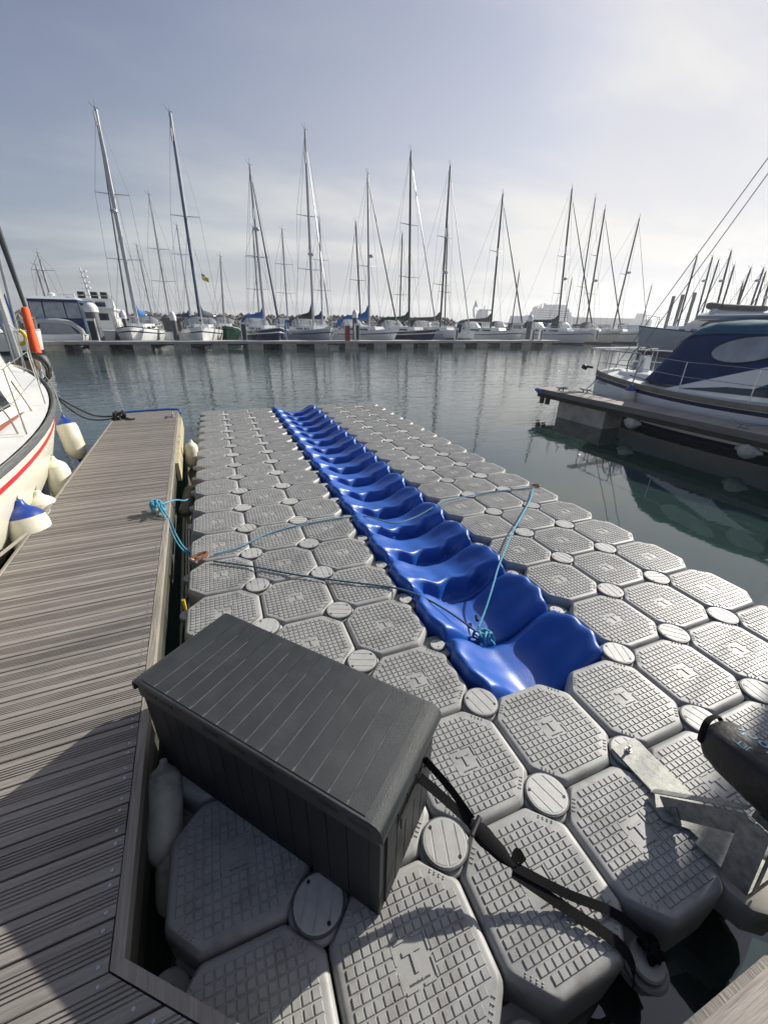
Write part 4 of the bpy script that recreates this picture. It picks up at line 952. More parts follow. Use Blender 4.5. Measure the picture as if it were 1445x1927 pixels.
def cruiser(t_, hb, sh, yy):
    z0 = 1.55
    m = MB(); block(m, -3.4, 3.6, 1.45, 1.0, z0-.1, z0+.55, .0, .6, .12); m.build('coachroof', [GRP], t_)
    for k_ in range(4):
        for sd in (-1,1):
            m = MB(); y_ = 3.0-k_*.85; x = sd*(1.10+k_*.05+.0); m.box((x-.05,y_-.2,z0+.12),(x+.05,y_+.2,z0+.36)); m.build('porthole', [GLASS], t_)
    m = MB(); block(m, -3.6, 1.8, 1.40, 1.05, z0+.551, z0+1.35, .0, 1.2, .2); m.build('wheelhouse', [mat('smoked_glass',(.03,.032,.035),.15)], t_)
    m = MB(); block(m, -4.6, .9, 1.5, 1.1, z0+1.351, z0+1.52, .0, .3, .05); m.build('roof', [GRP], t_)
    m = MB(); m.tube(spline([(-.6,1.0-.6,z0+1.9),(-.7,-.8,z0+1.85),(-.65,-2.6,z0+1.8),(0,-2.9,z0+1.78),(.65,-2.6,z0+1.8),(.7,-.8,z0+1.85),(.6,.4,z0+1.9),(0,.9,z0+2.02),(-.6,.4,z0+1.9)],4), .19, 8); m.build('tender_tube', [TANC], t_)
    m = MB(); block(m, -2.7, .6, .6, .4, z0+1.53, z0+1.88, .0, .3, -.0); m.build('tender_hull', [GRP], t_)
    m = MB(); m.tube([(-1.1,-3.8,z0+1.5),(-.9,-3.6,z0+2.6)], .06, 6); m.tube([(1.1,-3.8,z0+1.5),(.9,-3.6,z0+2.6)], .06, 6); m.box((-1.0,-3.8,z0+2.55),(1.0,-3.4,z0+2.72)); m.box((-.7,-3.65,z0+2.85),(.7,-3.55,z0+2.95)); m.tube([(0,-3.6,z0+2.7),(0,-3.6,z0+3.6)], .03, 5)
    m.build('radar_arch', [GRP], t_)
    add_rails(t_, hb, sh, yy, 12, r=.018, h=.7, ss=(.3,.45,.6,.72,.84,.92))
bp = at(1197, 667, 2, WZ); sp_ = Vector((bp.x+10.2, bp.y-5.0, 0)); dv = Vector((bp.x-sp_.x, bp.y-sp_.y, 0)); Lc = 12.5
ang = math.atan2(dv.y, dv.x)-PI/2; dv.normalize()
motorboat('pale grey motor cruiser with dark wheelhouse and tender on its roof', (bp.x-dv.x*Lc*.42, bp.y-dv.y*Lc*.42), ang, Lc, 3.9, 1.55, GREYH, cruiser, None, .035)
def small_cabin(t_, hb, sh, yy):
    z0 = 1.0
    m = MB(); block(m, -1.5, 1.8, 1.05, .7, z0-.05, z0+1.05, .1, 1.0, .15); m.build('wheelhouse', [GRP], t_)
    m = MB(); block(m, -1.0, 1.25, 1.035, .80, z0+.45, z0+.85, .1, .55, .07); m.build('window_band', [GLASS], t_)
    m = MB(); block(m, -3.2, -1.49, 1.1, 1.05, z0, z0+1.1, .3, 0, .1); m.build('cockpit_cover', [t_cov], t_)
for k, (u, Dy, cvm, lb) in enumerate(((232,47,BLKC,'small cabin boat with black cover behind the two tallest masts'),(330,48,TANC,'small cabin boat with grey cover between the two tallest masts'),(395,52,NAVYC,'small white cabin boat left of the green hulled yacht'),(555,50,BLUEC,'small cabin boat with blue cover left of the pale grey yacht'),(643,44,TANC,'small cabin boat with grey cover behind the red cabinet'),(728,47,NAVYC,'white cabin boat behind the navy hulled yacht'),(800,50,BLKC,'small cabin boat left of the mast with radar'),(880,47,GRNC,'cabin boat with green cover behind the white tender'),(985,50,NAVYC,'small cabin boat left of the far right pile'),(1090,52,mat('purple_cover',(.05,.03,.12),.8),'cabin boat with purple cover under the green boom'),(1140,50,BLKC,'cabin boat with black cover left of the motor cruiser'),(1180,54,GRP,'all white cabin boat just left of the motor cruiser bow'))):
    p = at(u, 600, 1, Dy); t_cov = cvm
    motorboat(lb, (p.x, Dy), (0 if k % 2 else PI)+.15*((k % 3)-1)-.003*max(0,u-500)*.3, 7.5, 2.7, 1.0, GRP, small_cabin, 'small cabin boats in the second row')
# white tender tied by the far pontoon
p = at(862, 632, 1, 36.5); t_ = thing('tender', 'small white tender on the far pontoon edge with a dark round wheel', 'tender', (p.x, 36.6, WZ+.6), 1.4)
m = MB(); rings = []
for i in range(9):
    s = i/8; w = .75*(1-s**3)**.6*(1 if s<1 else .02)+.01; rings.append([Vector((-w, -1.4+s*2.9, .75+.1*s)), Vector((-w*.8, -1.4+s*2.8, .15)), Vector((0,-1.4+s*2.7,0)), Vector((w*.8,-1.4+s*2.8,.15)), Vector((w,-1.4+s*2.9,.75+.1*s))])
m.loft(rings, 0, False, (True, False)); m.build('tender_hull', [GRP], t_)
m = MB(); m.tube([(-.9,.2,1.0),(-.9,.35,1.0)], .42, 18); m.build('wheel_cover', [NAVYC], t_)
tag(link('yellow_cloth', (lambda mm: (mm.loft([[Vector((x*.35+random.uniform(-.05,.05), y_*.4, .30*math.sin(PI*x/5)*math.sin(PI*(y_+.5)/5)+random.uniform(0,.08))) for x in range(6)] for y_ in range(5)], 0, False, (False, False), True), mm.mesh('yellow_cloth', [YELL], 80))[1])(MB()), None, at(1122, 622, 1, 41)-Vector((.8,.6,.25))), 'yellow cloth heaped on the deck of a far white yacht', 'cloth')

# distant ships, barge and dolphins out at sea
def ship(name, label, u0, u1, v0, Dy, tiers, mats, cat='ship', extra=None):
    a = at(u0, 600, 1, Dy); b_ = at(u1, 600, 1, Dy); x0, x1 = a.x, b_.x; Wd = x1-x0
    t_ = thing(name, label, cat, (x0, Dy, WZ))
    for nm, f0, f1, va, vb, mi, dep in tiers:
        z0 = max(0, at((u0+u1)/2, va, 1, Dy).z-WZ); z1 = at((u0+u1)/2, vb, 1, Dy).z-WZ
        m = MB(); X0, X1 = Wd*f0, Wd*f1; ins = (z1-z0)*.25
        m.add([(X0,0,z0),(X1,0,z0),(X1,dep,z0),(X0,dep,z0),(X0+ins,0,z1),(X1-ins,0,z1),(X1-ins,dep,z1),(X0+ins,dep,z1)], [(0,3,2,1),(4,5,6,7),(0,1,5,4),(1,2,6,5),(2,3,7,6),(3,0,4,7)])
        m.build(nm, [mats[mi]], t_)
    if extra: extra(t_, Wd, lambda v: at((u0+u1)/2, v, 1, Dy).z-WZ)
    return t_
def sy_extra(t_, W_, z):
    m = MB(); rn = random.Random(5)
    for k_ in range(34):
        x = W_*rn.uniform(.14,.95); top = z(586-16*math.sin(PI*min(1,(x/W_)*.95+.02))*rn.uniform(.6,1.1)); m.tube([(x,6,z(592)),(x,6,top)], rn.uniform(.3,.9), 5)
    m.build('deck_fittings', [SHIPW], t_)
    for v in (598,594,590,586):
        m = MB(); m.box((W_*.18,-.2,z(v)),(W_*.86,-.05,z(v)+1.0)); m.build('window_band', [SHIPG], t_)
ship('superyacht', 'large white multi deck superyacht hazy in the distance', 993, 1080, 600, 420, [('ship_hull',0,1,612,600,0,14),('upper_deck',.06,.97,599.9,594,0,12),('upper_deck',.15,.92,593.9,587,0,11),('upper_deck',.28,.85,586.9,580,0,10),('upper_deck',.42,.78,579.9,573,0,8)], [SHIPW, SHIPG], 'yacht', sy_extra)
ship('barge', 'long low grey barge or quay wall on the horizon', 975, 1200, 610, 470, [('barge_hull',0,1,612,597,1,20)], [SHIPW, SHIPG], 'barge')
def crane(t_, W_, z):
    m = MB(); m.tube([(W_*.12,3,z(598)),(W_*.05,3,z(582)),(W_*.14,3,z(567)),(W_*.2,3,z(578))], 1.0, 6); m.tube([(W_*.5,3,z(598)),(W_*.62,3,z(575))], .5, 5); m.tube([(W_*.35,3,z(583)),(W_*1.05,3,z(583))], .7, 5); m.build('crane', [SHIPG], t_)
ship('crane_ship', 'distant work ship with crane and helideck', 890, 926, 600, 430, [('ship_hull',0,1,612,600,1,10),('bridge_house',.3,.8,599.9,584,0,8)], [SHIPW, SHIPG], 'ship', crane)
ship('patrol_boat', 'small distant white launch right of the grey barge', 1196, 1228, 600, 440, [('ship_hull',0,1,612,601,0,8),('wheelhouse',.1,.5,600.9,590,0,5)], [SHIPW, SHIPG], 'ship')
for k, (ub, ut, vt, lb) in enumerate(((1252,1262,557,'leftmost of three grey pillars standing in the distance'),(1268,1281,554,'middle of three grey pillars standing in the distance'),(1289,1300,550,'rightmost of three grey pillars standing in the distance'))):
    p = at(ub, 612, 1, 60); q = at(ut, vt, 1, 60)
    m = MB(); m.tube([(0,0,-1),(q.x-p.x if abs(q.x-p.x)<.4 else 0,0,q.z-WZ)], .30, 14); tag(m.build('sea_pillar', [mat('pillar_grey',(.16,.17,.18),.7)], None, (p.x, 60, WZ)), lb, 'pillar', 'three grey pillars beyond the cruiser')
m = MB(); m.box((1230/1e9-20,0,-1),(400,60,2.6)); o = m.build('far_quay', [SHIPG], None, (330, 560, WZ)); tag(o, 'low grey quay wall far out on the right', 'quay')

# ------------------------------------------------------------------ near left yacht
CX = -2.50
nl = thing('moored_yacht', 'cream yacht with red stripe alongside the timber dock on the left', 'sailing yacht', (CX, 4.21, WZ), rad(1.5))
m, d, hb, sh, yy = hull_mesh(8.2, 2.56, 1.42, 1.12, 1.16, .6, rake=.05, n=26, flare=.34, st=(.865,.825))
gry = mat('rubbing_strake', (.10,.105,.11), .6, var=.5, scale=6, stretch=(20,1,20), bump=.4)
m.build('hull', [CREAM, CREAM, REDST, NAVY, ANTI], nl); d.build('deck', [GRPD], nl)
m = MB()
for sd in (-1, 1): m.tube([Vector((sd*(hb(i/24)+.012), yy(i/24), sh(i/24)*.965)) for i in range(24)], .030, 8, flat=(.9,1.3))
m.build('rubbing_strake', [gry], nl)
m = MB(); block(m, -2.6, 1.15, 1.0, .90, 1.10, 1.76, .05, .02, .16); m.build('cabin', [CREAM], nl)
m = MB(); block(m, 1.152, 2.65, .90, .30, 1.10, 1.755, .0, .75, .15); m.build('cabin_front', [CREAM], nl)
m = MB(); block(m, -2.62, 1.151, 1.015, .915, 1.10, 1.165, .0, .0, .0); block(m, 1.1525, 2.67, .915, .315, 1.10, 1.165, .0, .0, .0); m.build('cabin_trim', [mat('red_brown_trim',(.22,.05,.03),.5)], nl)
for y0, y1 in ((-2.0,-1.3),(-1.0,-.35),(-.05,.55)):
    for sd in (-1, 1):
        m = MB(); w = lambda y_: 1.0+(.90-1.0)*((y_+2.6)/3.75)+.006
        q = [Vector((sd*(w(y0)-.035),y0,1.26)), Vector((sd*(w(y1)-.035),y1,1.26)), Vector((sd*(w(y1)-.09),y1+.0,1.48)), Vector((sd*(w(y0)-.09),y0,1.48))]
        m.add(q+[p-Vector((sd*.03,0,0)) for p in q], [(0,1,2,3),(7,6,5,4),(0,4,5,1),(1,5,6,2),(2,6,7,3),(3,7,4,0)]); m.build('cabin_window', [GLASS], nl)
m = MB()
for k_ in range(7): 
    y_ = -1.0+k_*.62; m.box((-hb((y_/8.2)+.55)+.10, y_, sh(.55)-.0), (-.85 if y_ < 2 else -.05, y_+.008, sh(.55)+.004))
stn = (.05,.2,.36,.52,.68,.82,.92)
add_rails(nl, hb, sh, yy, 8.2, r=.0085, h=.58, ss=stn)
m = MB(); bt = nl.matrix_basis.inverted()
def wl(p): return Matrix.Rotation(-rad(1.5), 3, 'Z') @ (Vector(p)-Vector((CX, 4.21, WZ)))
fb0 = wl(at(84, 728, 0, CX)); f1 = wl(at(48, 577, 0, CX)); f0 = wl(at(0, 440, 0, CX)); dF = (f0-f1).normalized(); ftop = f1+dF*9.5
wires = MB(); wires.tube([fb0, f1, ftop], .014, 6)
wires.build('forestay', [WIRE], nl)
m = MB(); m.tube([f1+dF*.9, f1+dF*4, f1+dF*9], [.045,.055,.03], 8); m.tube([f1-dF*.0, f1+dF*.9], [.03,.045], 8); m.build('furled_headsail', [ALUD], nl)
o1 = wl(at(47, 578, 0, CX)); o2 = wl(at(70, 667, 0, CX))
m = MB(); m.tube([o1, o1+(o2-o1)*.03, o1+(o2-o1)*.45, o1+(o2-o1)*.5, o1+(o2-o1)*.55, o1+(o2-o1)*.97, o2], [.025,.060,.066,.060,.070,.080,.04], 14); m.build('orange_sail_cover', [ORNG], nl, None, 60)
m = MB(); m.tube([o2, fb0], .03, 8); m.lathe([(.03,-.05),(.09,-.045),(.09,.045),(.03,.05)], tuple(fb0+Vector((0,0,.12))), 14); m.build('furling_drum', [ALU], nl)
m = MB(); m.tube([(0, ftop.y, 1.5), ftop], .08, 10); m.build('mast', [ALU], nl)
# bundles of rope and mooring gear on the bow
rn = random.Random(11); m = MB(); cc = at(66, 692, 0, CX+.15)
for k_ in range(11):
    R_ = .19*rn.uniform(.75,1.05); ph = rn.uniform(-.5,.5); tl = rn.uniform(-.25,.25); e_ = rn.uniform(1.0,1.35)
    m.tube([cc+Vector((R_*math.cos(q)*math.cos(ph)+rn.uniform(-.008,.008), R_*math.cos(q)*math.sin(ph)+tl*.2, R_*e_*math.sin(q)-abs(tl)*.15)) for q in [2*PI*i/24 for i in range(25)]], .012, 6)
tag(m.build('rope_coil', [mat('dark_grey_rope',(.055,.055,.05),.85,var=.4,scale=120,bump=.8)]), 'thick coil of dark ropes hanging on the bow rail of the cream yacht', 'rope')
knot('rope_coil', 'pale rope bundle below the dark coil on the cream yacht bow', at(72, 735, 0, CX+.25), .14, .009, ROPEG, 7, 9, 1.2)
m = MB(); m.box((-.16,-.2,0),(.16,.2,.16)); tag(m.build('deck_box', [mat('teak',(.10,.075,.05),.7,var=.4,scale=8,stretch=(20,1,20))], None, at(46, 685, 0, CX)-Vector((0,0,.1))), 'small weathered box behind the bow rail of the cream yacht', 'box')
m = MB(); m.tube(spline([(-.12,0,.07),(0,0,.06),(.12,0,.07)],4), .012, 6); m.tube([(-.04,0,0),(-.04,0,.06)],.012,6); m.tube([(.04,0,0),(.04,0,.06)],.012,6); m.build('deck_cleat', [ALUD], nl, wl(at(80, 785, 2, .78)))
# fenders hung along its side
def hang(label, u, v, x, Lf, R, body, cap, lines, grp='fenders hung along the cream yacht', tilt=(0,0,1)):
    c_ = at(u, v, 0, x); fender('boat_fender', label, tuple(c_), 0, Lf, R, body, cap, grp, axis=Vector(tilt))
    top = c_+Vector(tilt).normalized()*(Lf/2+R*.35)
    pts = [top]+[at(a, b_, 0, xx) for a, b_, xx in lines]
    rope('fender_line', 'line holding the '+label, pts, .008, ROPEG, k=4, group='fender lines on the cream yacht')
hang('blue topped cream fender at the bow', 136, 826, -1.72, .62, .135, FENW, FENB, [(115,770,-1.75),(100,728,-2.0),(72,690,-2.3)], tilt=(-.15,.25,1))
hang('plain cream fender second from the bow', 115, 905, -1.40, .50, .125, FENW, FENW, [(93,845,-1.50),(80,808,-1.50),(55,765,-1.55),(22,718,-1.5)], tilt=(-.1,.2,1))
hang('plain cream fender third from the bow', 90, 975, -1.30, .48, .135, FENW, FENW, [(65,890,-1.38),(46,840,-1.38),(20,790,-1.40),(0,765,-1.42)], tilt=(-.1,.2,1))
hang('large blue topped cream fender nearest to the camera', 62, 1005, -1.22, .52, .150, FENW, FENB, [(22,900,-1.30),(10,868,-1.30),(0,855,-1.32)], tilt=(-.1,.2,1))
# mooring lines to the dock
b0 = at(100, 742, 0, CX+.45)
rope('mooring_line', 'upper black mooring line from the cream yacht bow to the far left dock cleat', [b0, at(140,765,1,7.9), at(175,781,1,7.9), at(205,784,1,7.9), c3+Vector((0,0,.07))], .014, ROPEK)
rope('mooring_line', 'lower sagging black mooring line from the cream yacht bow to the dock cleat', [b0, at(135,772,1,7.9), at(165,788,1,7.9), at(198,790,1,7.9), c3+Vector((0,0,.05))], .012, ROPEK)
rope('rope_tail', 'loose tail of black rope lying on the planks beside the far left cleat', [c3+Vector((0,0,.05)), P2(236,786,DZ+.02), P2(246,789,DZ+.015), P2(254,788,DZ+.015)], .016, ROPEK)
knot('rope_hitch', 'black rope wound round the far left dock cleat', c3+Vector((0,0,.06)), .11, .018, ROPEK, 6, 2, .6)
knot('rope_hitch', 'grey rope wound round the cleat on the left dock edge', c2+Vector((-.02,.02,.05)), .055, .012, mat('slate_rope',(.10,.10,.11),.8,var=.4,scale=120,bump=.8), 6, 6, .7)
rope('mooring_line', 'grey mooring line from the left edge cleat running down past the large fender', [c2+Vector((-.02,0,.04)), at(55,1000,0,-1.2), at(0,1045,0,-1.22), at(-60,1090,0,-1.25)], .013, ROPEG)

# second yacht on the left, blue covers
sb = thing('moored_yacht', 'white yacht with blue cockpit cover and yellow lifebuoy at the left edge', 'sailing yacht', (0,0,WZ), -PI/2+.05)
bw = at(92, 664, 2, WZ); sb.location = (bw.x-3.9, bw.y-.2, WZ)
m, d, hb2, sh2, yy2 = hull_mesh(8.6, 2.8, 1.35, 1.0, 1.0, .6, rake=.02, n=20, q=.7)
m.build('hull', [GRP, GREYH, GRP, NAVY, ANTI], sb); d.build('deck', [GRPD], sb)
m = MB(); block(m, -2.0, 2.2, .95, .6, .98, 1.42, .1, .5, .12); m.build('cabin', [GRP], sb)
add_rails(sb, hb2, sh2, yy2, 8.6, r=.016)
sprayhood(sb, .1, .95, 1.35, .8, BLUEC, 1.2)
m = MB(); m.box((-.9,-3.6,1.0),(.9,-1.1,1.75)); m.build('cockpit_cover', [mat('bright_blue_cover',(.01,.07,.42),.7,bump=.5,bscale=8)], sb, None)
def wl2(p): return Matrix.Rotation(PI/2-.05, 3, 'Z') @ (Vector(p)-Vector(sb.location))
mb2 = wl2(at(24, 585, 1, bw.y)); mt2 = wl2(at(0, 490, 1, bw.y)); mdir = (mt2-mb2).normalized()
m = MB(); m.tube([mb2-mdir*1.2, mb2+mdir*8], .085, 8); m.build('mast', [ALU], sb)
m = MB(); rings = []
for f, hh, ww in ((0,1.7,.14),(.06,1.2,.22),(.15,.55,.26),(.4,.42,.24),(.8,.3,.2),(1,.15,.1)):
    c_ = mb2+Vector((0,-.1-f*3.6,-.75)); rings.append([c_+Vector((ww*math.cos(2*PI*j/10), 0, -.15+(hh+.15)*(.5+.5*math.sin(2*PI*j/10)))) for j in range(10)])
m.loft(rings, 0, True, (True, True)); m.build('sail_cover', [BLUEC], sb, None, 60)
lb_ = at(37, 634, 1, bw.y-1.3); m = MB(); m.tube([Vector((.30*math.cos(q), 0, .38*math.sin(q))) for q in [PI*.62+2*PI*.88*i/20 for i in range(21)]], .11, 8); tag(m.build('lifebuoy', [YELL], None, lb_), 'yellow horseshoe lifebuoy on the rail of the yacht with blue covers', 'lifebuoy')

# ------------------------------------------------------------------ right finger dock and yacht
rf = thing('concrete_finger_dock', 'pale planked finger dock with concrete float beside the right hand yacht', 'dock', (8.22, 8.02, .30), rad(.6))
RW = .68
w = .126; mpl = plank_mesh(.03, RW, w-.008, 0).mesh('deck_plank', [PALEW], 30)
k = 0
while k*w < 9.5:
    link('deck_plank', mpl, rf, (random.uniform(-.002,.002), -(k+1)*w, random.uniform(-.002,.002))); k += 1
bar((0,-9.6), (0,.0), .028, -.11, .002, mat('grey_edge_timber',(.16,.155,.145),.75,var=.3,scale=6,stretch=(14,.8,14)), rf, 'edge_timber', 0)
bar((-.0,-9.6), (-.0,-.05), .024, -.20, -.113, WEED, rf, 'fascia_board', .01)
m = MB(); m.tube(spline([(.0,-.25,-.05),(-.01,-.02,-.04),(.1,.03,-.04),(.85,.03,-.04),(.97,-.1,-.05)],5), .035, 8); m.build('bumper_strip', [mat('blue_bumper',(0,0,0))], rf)
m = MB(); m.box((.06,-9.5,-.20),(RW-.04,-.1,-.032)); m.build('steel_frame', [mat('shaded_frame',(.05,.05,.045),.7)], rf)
m = MB(); m.box((.10,-2.15,-1.0),(RW-.02,-.75,-.201)); m.build('concrete_float', [CONC], rf)
for y_ in (-.42,-.22): 
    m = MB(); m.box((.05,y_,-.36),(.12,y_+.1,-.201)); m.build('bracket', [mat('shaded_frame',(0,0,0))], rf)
for u, v, lb in ((1055,736,'mooring cleat nearest the blue tipped end of the right finger dock'),(1100,739,'mooring cleat with mooring line beside the stern of the right hand yacht'),(1397,806,'mooring cleat at the right edge of the picture on the finger dock')):
    cleat(P2(u, v, .30), rad(20 if u < 1300 else 5), lb, None, 1.15)
for y_, lb in ((5.2,'round white fender under the right finger dock edge, farther one'),(3.05,'round white fender under the right finger dock edge, nearer one')):
    fender('fender', lb, (8.36, y_, .0), 0, .30, .14, FEND, FEND, None, axis=Vector((0,1,.0)))
ry_ = thing('moored_yacht', 'white yacht with navy stripes and navy canopy moored at the right finger dock', 'sailing yacht', (10.62, 2.95, WZ), PI+rad(3))
m, d, hb3, sh3, yy3 = hull_mesh(8.6, 2.85, 1.25, .90, 1.05, .42, rake=.05, n=26, flare=.12, st=(.875,.79))
tan_ = mat('tan_rail', (.20,.185,.14), .6, var=.3, scale=5)
m.build('hull', [GRP, tan_, NAVY, NAVY, ANTI], ry_); d.build('deck', [GRPD], ry_)
m = MB()
for sd in (-1, 1):
    pts = [Vector((sd*(hb3(i/24)+.008), yy3(i/24), sh3(i/24)*.945)) for i in range(25)]
    m.tube(pts, .045, 6, flat=(.35,1.3))
m.build('rubbing_strake', [tan_], ry_)
tm = text_mesh('VENG 28', .10, .002); tm.materials.clear(); tm.materials.append(DARK)
m = MB(); s_ = .055; 
lo = link('lettering', tm, ry_); lo.location = (hb3(.06)+.016, yy3(.055), sh3(.05)*.775); lo.rotation_euler = (PI/2, 0, PI/2); lo.data.transform(Matrix.Rotation(PI, 4, 'Z') @ Matrix.Rotation(PI, 4, 'Z'))
m = MB(); block(m, -2.6, 2.8, 1.24, .62, .88, 1.50, 1.7, .6, .14); m.build('cabin', [GRP], ry_)
for sd in (-1, 1):
    m = MB(); cw = lambda y_, z_: 1.24-.62*(y_+2.6)/5.4-.14*(z_-.88)/.62+.014
    q = [Vector((sd*cw(-2.3,.96),-2.3,.96)), Vector((sd*cw(1.9,1.02),1.9,1.02)), Vector((sd*cw(1.7,1.18),1.7,1.18)), Vector((sd*cw(-1.7,1.08),-1.7,1.08))]
    m.add(q+[p-Vector((sd*.03,0,0)) for p in q], [(0,1,2,3),(7,6,5,4),(0,4,5,1),(1,5,6,2),(2,6,7,3),(3,7,4,0)]); m.build('cabin_window', [GLASS], ry_)
m = MB(); block(m, -4.2, -1.4, .55, .95, .93, 1.08, .0, .1, .1); m.build('cockpit_coaming', [GRP], ry_)
arcs = []
ST = [(-3.25,.02,.84),(-3.0,.50,.94),(-2.75,.95,.97),(-2.5,1.18,.99),(-2.2,1.24,1.0),(-1.6,1.26,1.0),(-.6,1.25,1.0),(.0,1.15,.98),(.5,.75,.9),(.75,.25,.85)]
def arc_pt(yv, q, off=0.0):
    for i in range(len(ST)-1):
        if ST[i][0] <= yv <= ST[i+1][0]:
            f = (yv-ST[i][0])/(ST[i+1][0]-ST[i][0]); hh = ST[i][1]+(ST[i+1][1]-ST[i][1])*f; ww = ST[i][2]+(ST[i+1][2]-ST[i][2])*f
            return Vector(((ww+off)*abs(math.cos(q))**.55*math.copysign(1,math.cos(q)), yv, .98+(hh+off)*max(0,math.sin(q))**.8))
m = MB(); m.loft([[arc_pt(s[0], PI*j/20) for j in range(21)] for s in ST], 0, False, (False, False), True); m.build('canopy', [NAVYC], ry_, None, 60)
m = MB(); m.loft([[arc_pt(yv, PI*(.28+.44*j/12), .02+.012*math.sin(yv*9+j)) for j in range(13)] for yv in (-2.75,-2.5,-2.2,-1.8,-1.4,-1.0,-.6,-.2,.1)], 0, False, (False, False), True); m.build('canopy_top_cover', [TEALC], ry_, None, 60)
for sd in (0, 1):
    for yc, ry2 in ((-1.35,.62),(-.25,.34)):
        m = MB(); n_ = 24; cen = []
        ctr = arc_pt(yc, PI*sd+(1-2*sd)*.60, .012); vs = [ctr]
        for rr in (.5, 1.0):
            for i in range(n_):
                q = 2*PI*i/n_; yv = yc+ry2*rr*math.cos(q)*(1.0); aa = .60+.24*rr*math.sin(q)+.10*rr*math.cos(q); vs.append(arc_pt(max(-3.2,min(.2,yv)), PI*sd+(1-2*sd)*aa, .012))
        fs = [(0,1+i,1+(i+1)%n_) for i in range(n_)]+[(1+i,1+n_+i,1+n_+(i+1)%n_,1+(i+1)%n_) for i in range(n_)]
        m.add(vs, fs, 0, True); cwin = m.build('canopy_window', [CLEAR], ry_, None, 60)
        m = MB(); m.tube([p+Vector((0,0,.0)) for p in vs[1+n_:]]+[vs[1+n_]], .012, 5); m.build('window_seam', [BLKC], cwin)
# wheel, stern rail, outboard, stays
m = MB(); wc_ = Vector((.0,-4.05,1.30)); m.tube([wc_+Vector((.40*math.cos(q),.05*math.sin(q),.40*math.sin(q))) for q in [2*PI*i/28 for i in range(29)]], .014, 6, 0, False)
for k_ in range(6): m.tube([wc_, wc_+Vector((.40*math.cos(k_*PI/3),0,.40*math.sin(k_*PI/3)))], .008, 5)
m.build('steering_wheel', [DARK], ry_)
m = MB(); block(m, -4.0, -3.8, .14, .12, .95, 1.45, .03, .03, .02); m.build('steering_pedestal', [GRP], ry_)
m = MB(); 
for sx_ in (-.16,.16): m.tube(spline([(sx_,-3.9,1.0),(sx_,-3.85,1.55),(sx_*.8,-3.75,1.62)],4), .014, 6)
m.tube([(-.13,-3.75,1.62),(.13,-3.75,1.62)], .014, 6); m.build('pedestal_guard', [STEEL], ry_)
m = MB()
pr_ = [(-.95,-3.4),(-.85,-4.2),(-.62,-4.72),(-.2,-4.80),(.2,-4.80),(.62,-4.72),(.85,-4.2),(.95,-3.4)]
m.tube(spline([(x,y_,1.55) for x,y_ in pr_],4), .016, 6); m.tube(spline([(x,y_,1.26) for x,y_ in pr_],4), .010, 6)
for x,y_ in pr_: m.tube([(x,y_,.92),(x,y_,1.55)], .013, 6)
m.build('stern_rail', [STEEL], ry_)
m = MB(); m.box((-.9,-4.78,1.566),(.9,-4.60,1.60)); m.build('rail_seat', [GRP], ry_)
add_rails(ry_, hb3, sh3, yy3, 8.6, r=.012, h=.58, ss=(.16,.3,.45,.6,.75,.88))
m = MB(); m.tube([(.62,-4.85,1.1),(.72,-5.0,1.12)], .03, 8); m.tube([(.70,-5.0,1.08),(.80,-5.02,1.12)], .06, 8); m.build('stern_light', [DARK], ry_)
m = MB(); top_ = Vector((0, .9, 11.5))
m.tube([(0,.9,.95), top_], .08, 10); m.build('mast', [ALUD], ry_)
m = MB(); m.tube([Vector((-.25,-4.6,.95)), top_], .009, 5); m.tube([Vector((.25,-4.6,.95)), top_], .009, 5)
for sd in (-1,1): m.tube([Vector((sd*1.3,.7,.85)), Vector((sd*.8,.85,6)), top_], .009, 5); m.tube([Vector((sd*1.28,.3,.85)), Vector((0,.9,5.5))], .009, 5)
m.tube([Vector((0,3.8,1.1)), top_], .03, 6); m.build('rigging', [WIRE], ry_)
m = MB(); m.tube([(0,.7,2.35),(0,-3.0,2.3)], .05, 8); m.build('boom', [ALU], ry_)
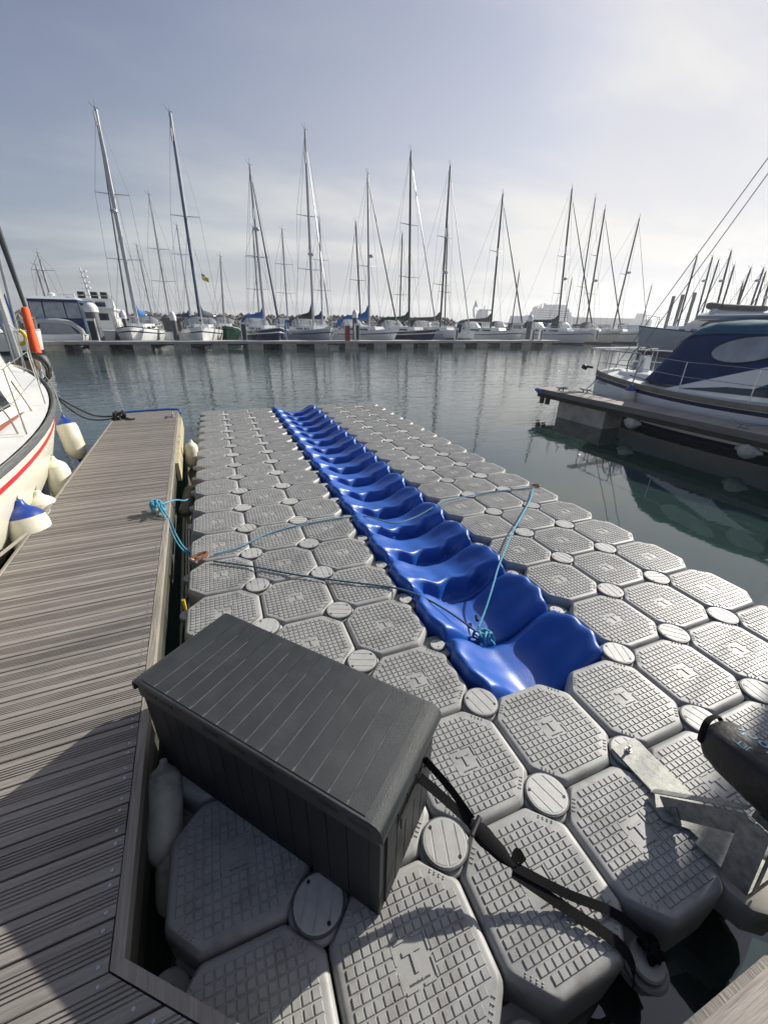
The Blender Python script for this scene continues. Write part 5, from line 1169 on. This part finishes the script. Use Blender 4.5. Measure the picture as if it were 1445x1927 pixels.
def ryw(x, y_, z): return Matrix.Translation(Vector((10.62,2.95,WZ))) @ Matrix.Rotation(PI+rad(3),4,'Z') @ Vector((x,y_,z))
for yv, R_, cap_, lb in ((-3.2,.13,FENB,'blue topped fender low between the right hand yacht and the finger dock'),(.4,.14,FENW,'white fender with frayed rope between right hand yacht and finger dock')):
    s_ = yv/8.6+.55; fc = ryw(hb3(s_)+R_+.01, yv, .62)
    fender('boat_fender', lb, tuple(fc), 0, .5, R_, FENW, cap_, 'fenders of the right hand yacht')
    rope('fender_line', 'line of the '+lb[:lb.index('fender')+6]+' on the right hand yacht', [fc+Vector((0,0,.30)), fc+Vector((.05,0,.55)), ryw(hb3(s_)-.05, yv, sh3(s_)+.5)], .010, ROPEG, k=4, group='fender lines of the right hand yacht')
cR = P2(1100, 739, .30)+Vector((0,0,.07))
rope('mooring_line', 'black mooring line from the yacht stern to the finger dock cleat', [ryw(.55,-4.65,.98), (ryw(.55,-4.65,.98)+cR)/2-Vector((0,0,.06)), cR], .010, ROPEK)
rope('mooring_line', 'thin grey spring line along the side of the right hand yacht', [cR, ryw(1.5,-2.2,.50), ryw(1.5,.8,.72), ryw(1.3,2.0,.95)], .008, ROPEG)
# deck line tails on the right hand yacht
rope('deck_line', 'dark control line on the cockpit side of the right hand yacht', [ryw(.85,-3.6,1.05), ryw(.95,-3.2,1.02), ryw(1.05,-2.9,.97)], .012, ROPEK)

# ------------------------------------------------------------------ haze
hm = bpy.data.materials.new('haze'); hm.use_nodes = True; t = hm.node_tree; t.nodes.clear()
pv = t.nodes.new('ShaderNodeVolumePrincipled'); pv.inputs['Color'].default_value = (.93,.96,1,1); pv.inputs['Density'].default_value = 0.0007; pv.inputs['Anisotropy'].default_value = 0.35
mo = t.nodes.new('ShaderNodeOutputMaterial'); t.links.new(pv.outputs[0], mo.inputs['Volume'])
m = MB(); m.box((-1600,-1600,-1.3),(1600,1600,60)); o = m.build('haze', [hm]); o['kind'] = 'stuff'
tag(o, 'thin sea haze over the whole harbour', 'haze')
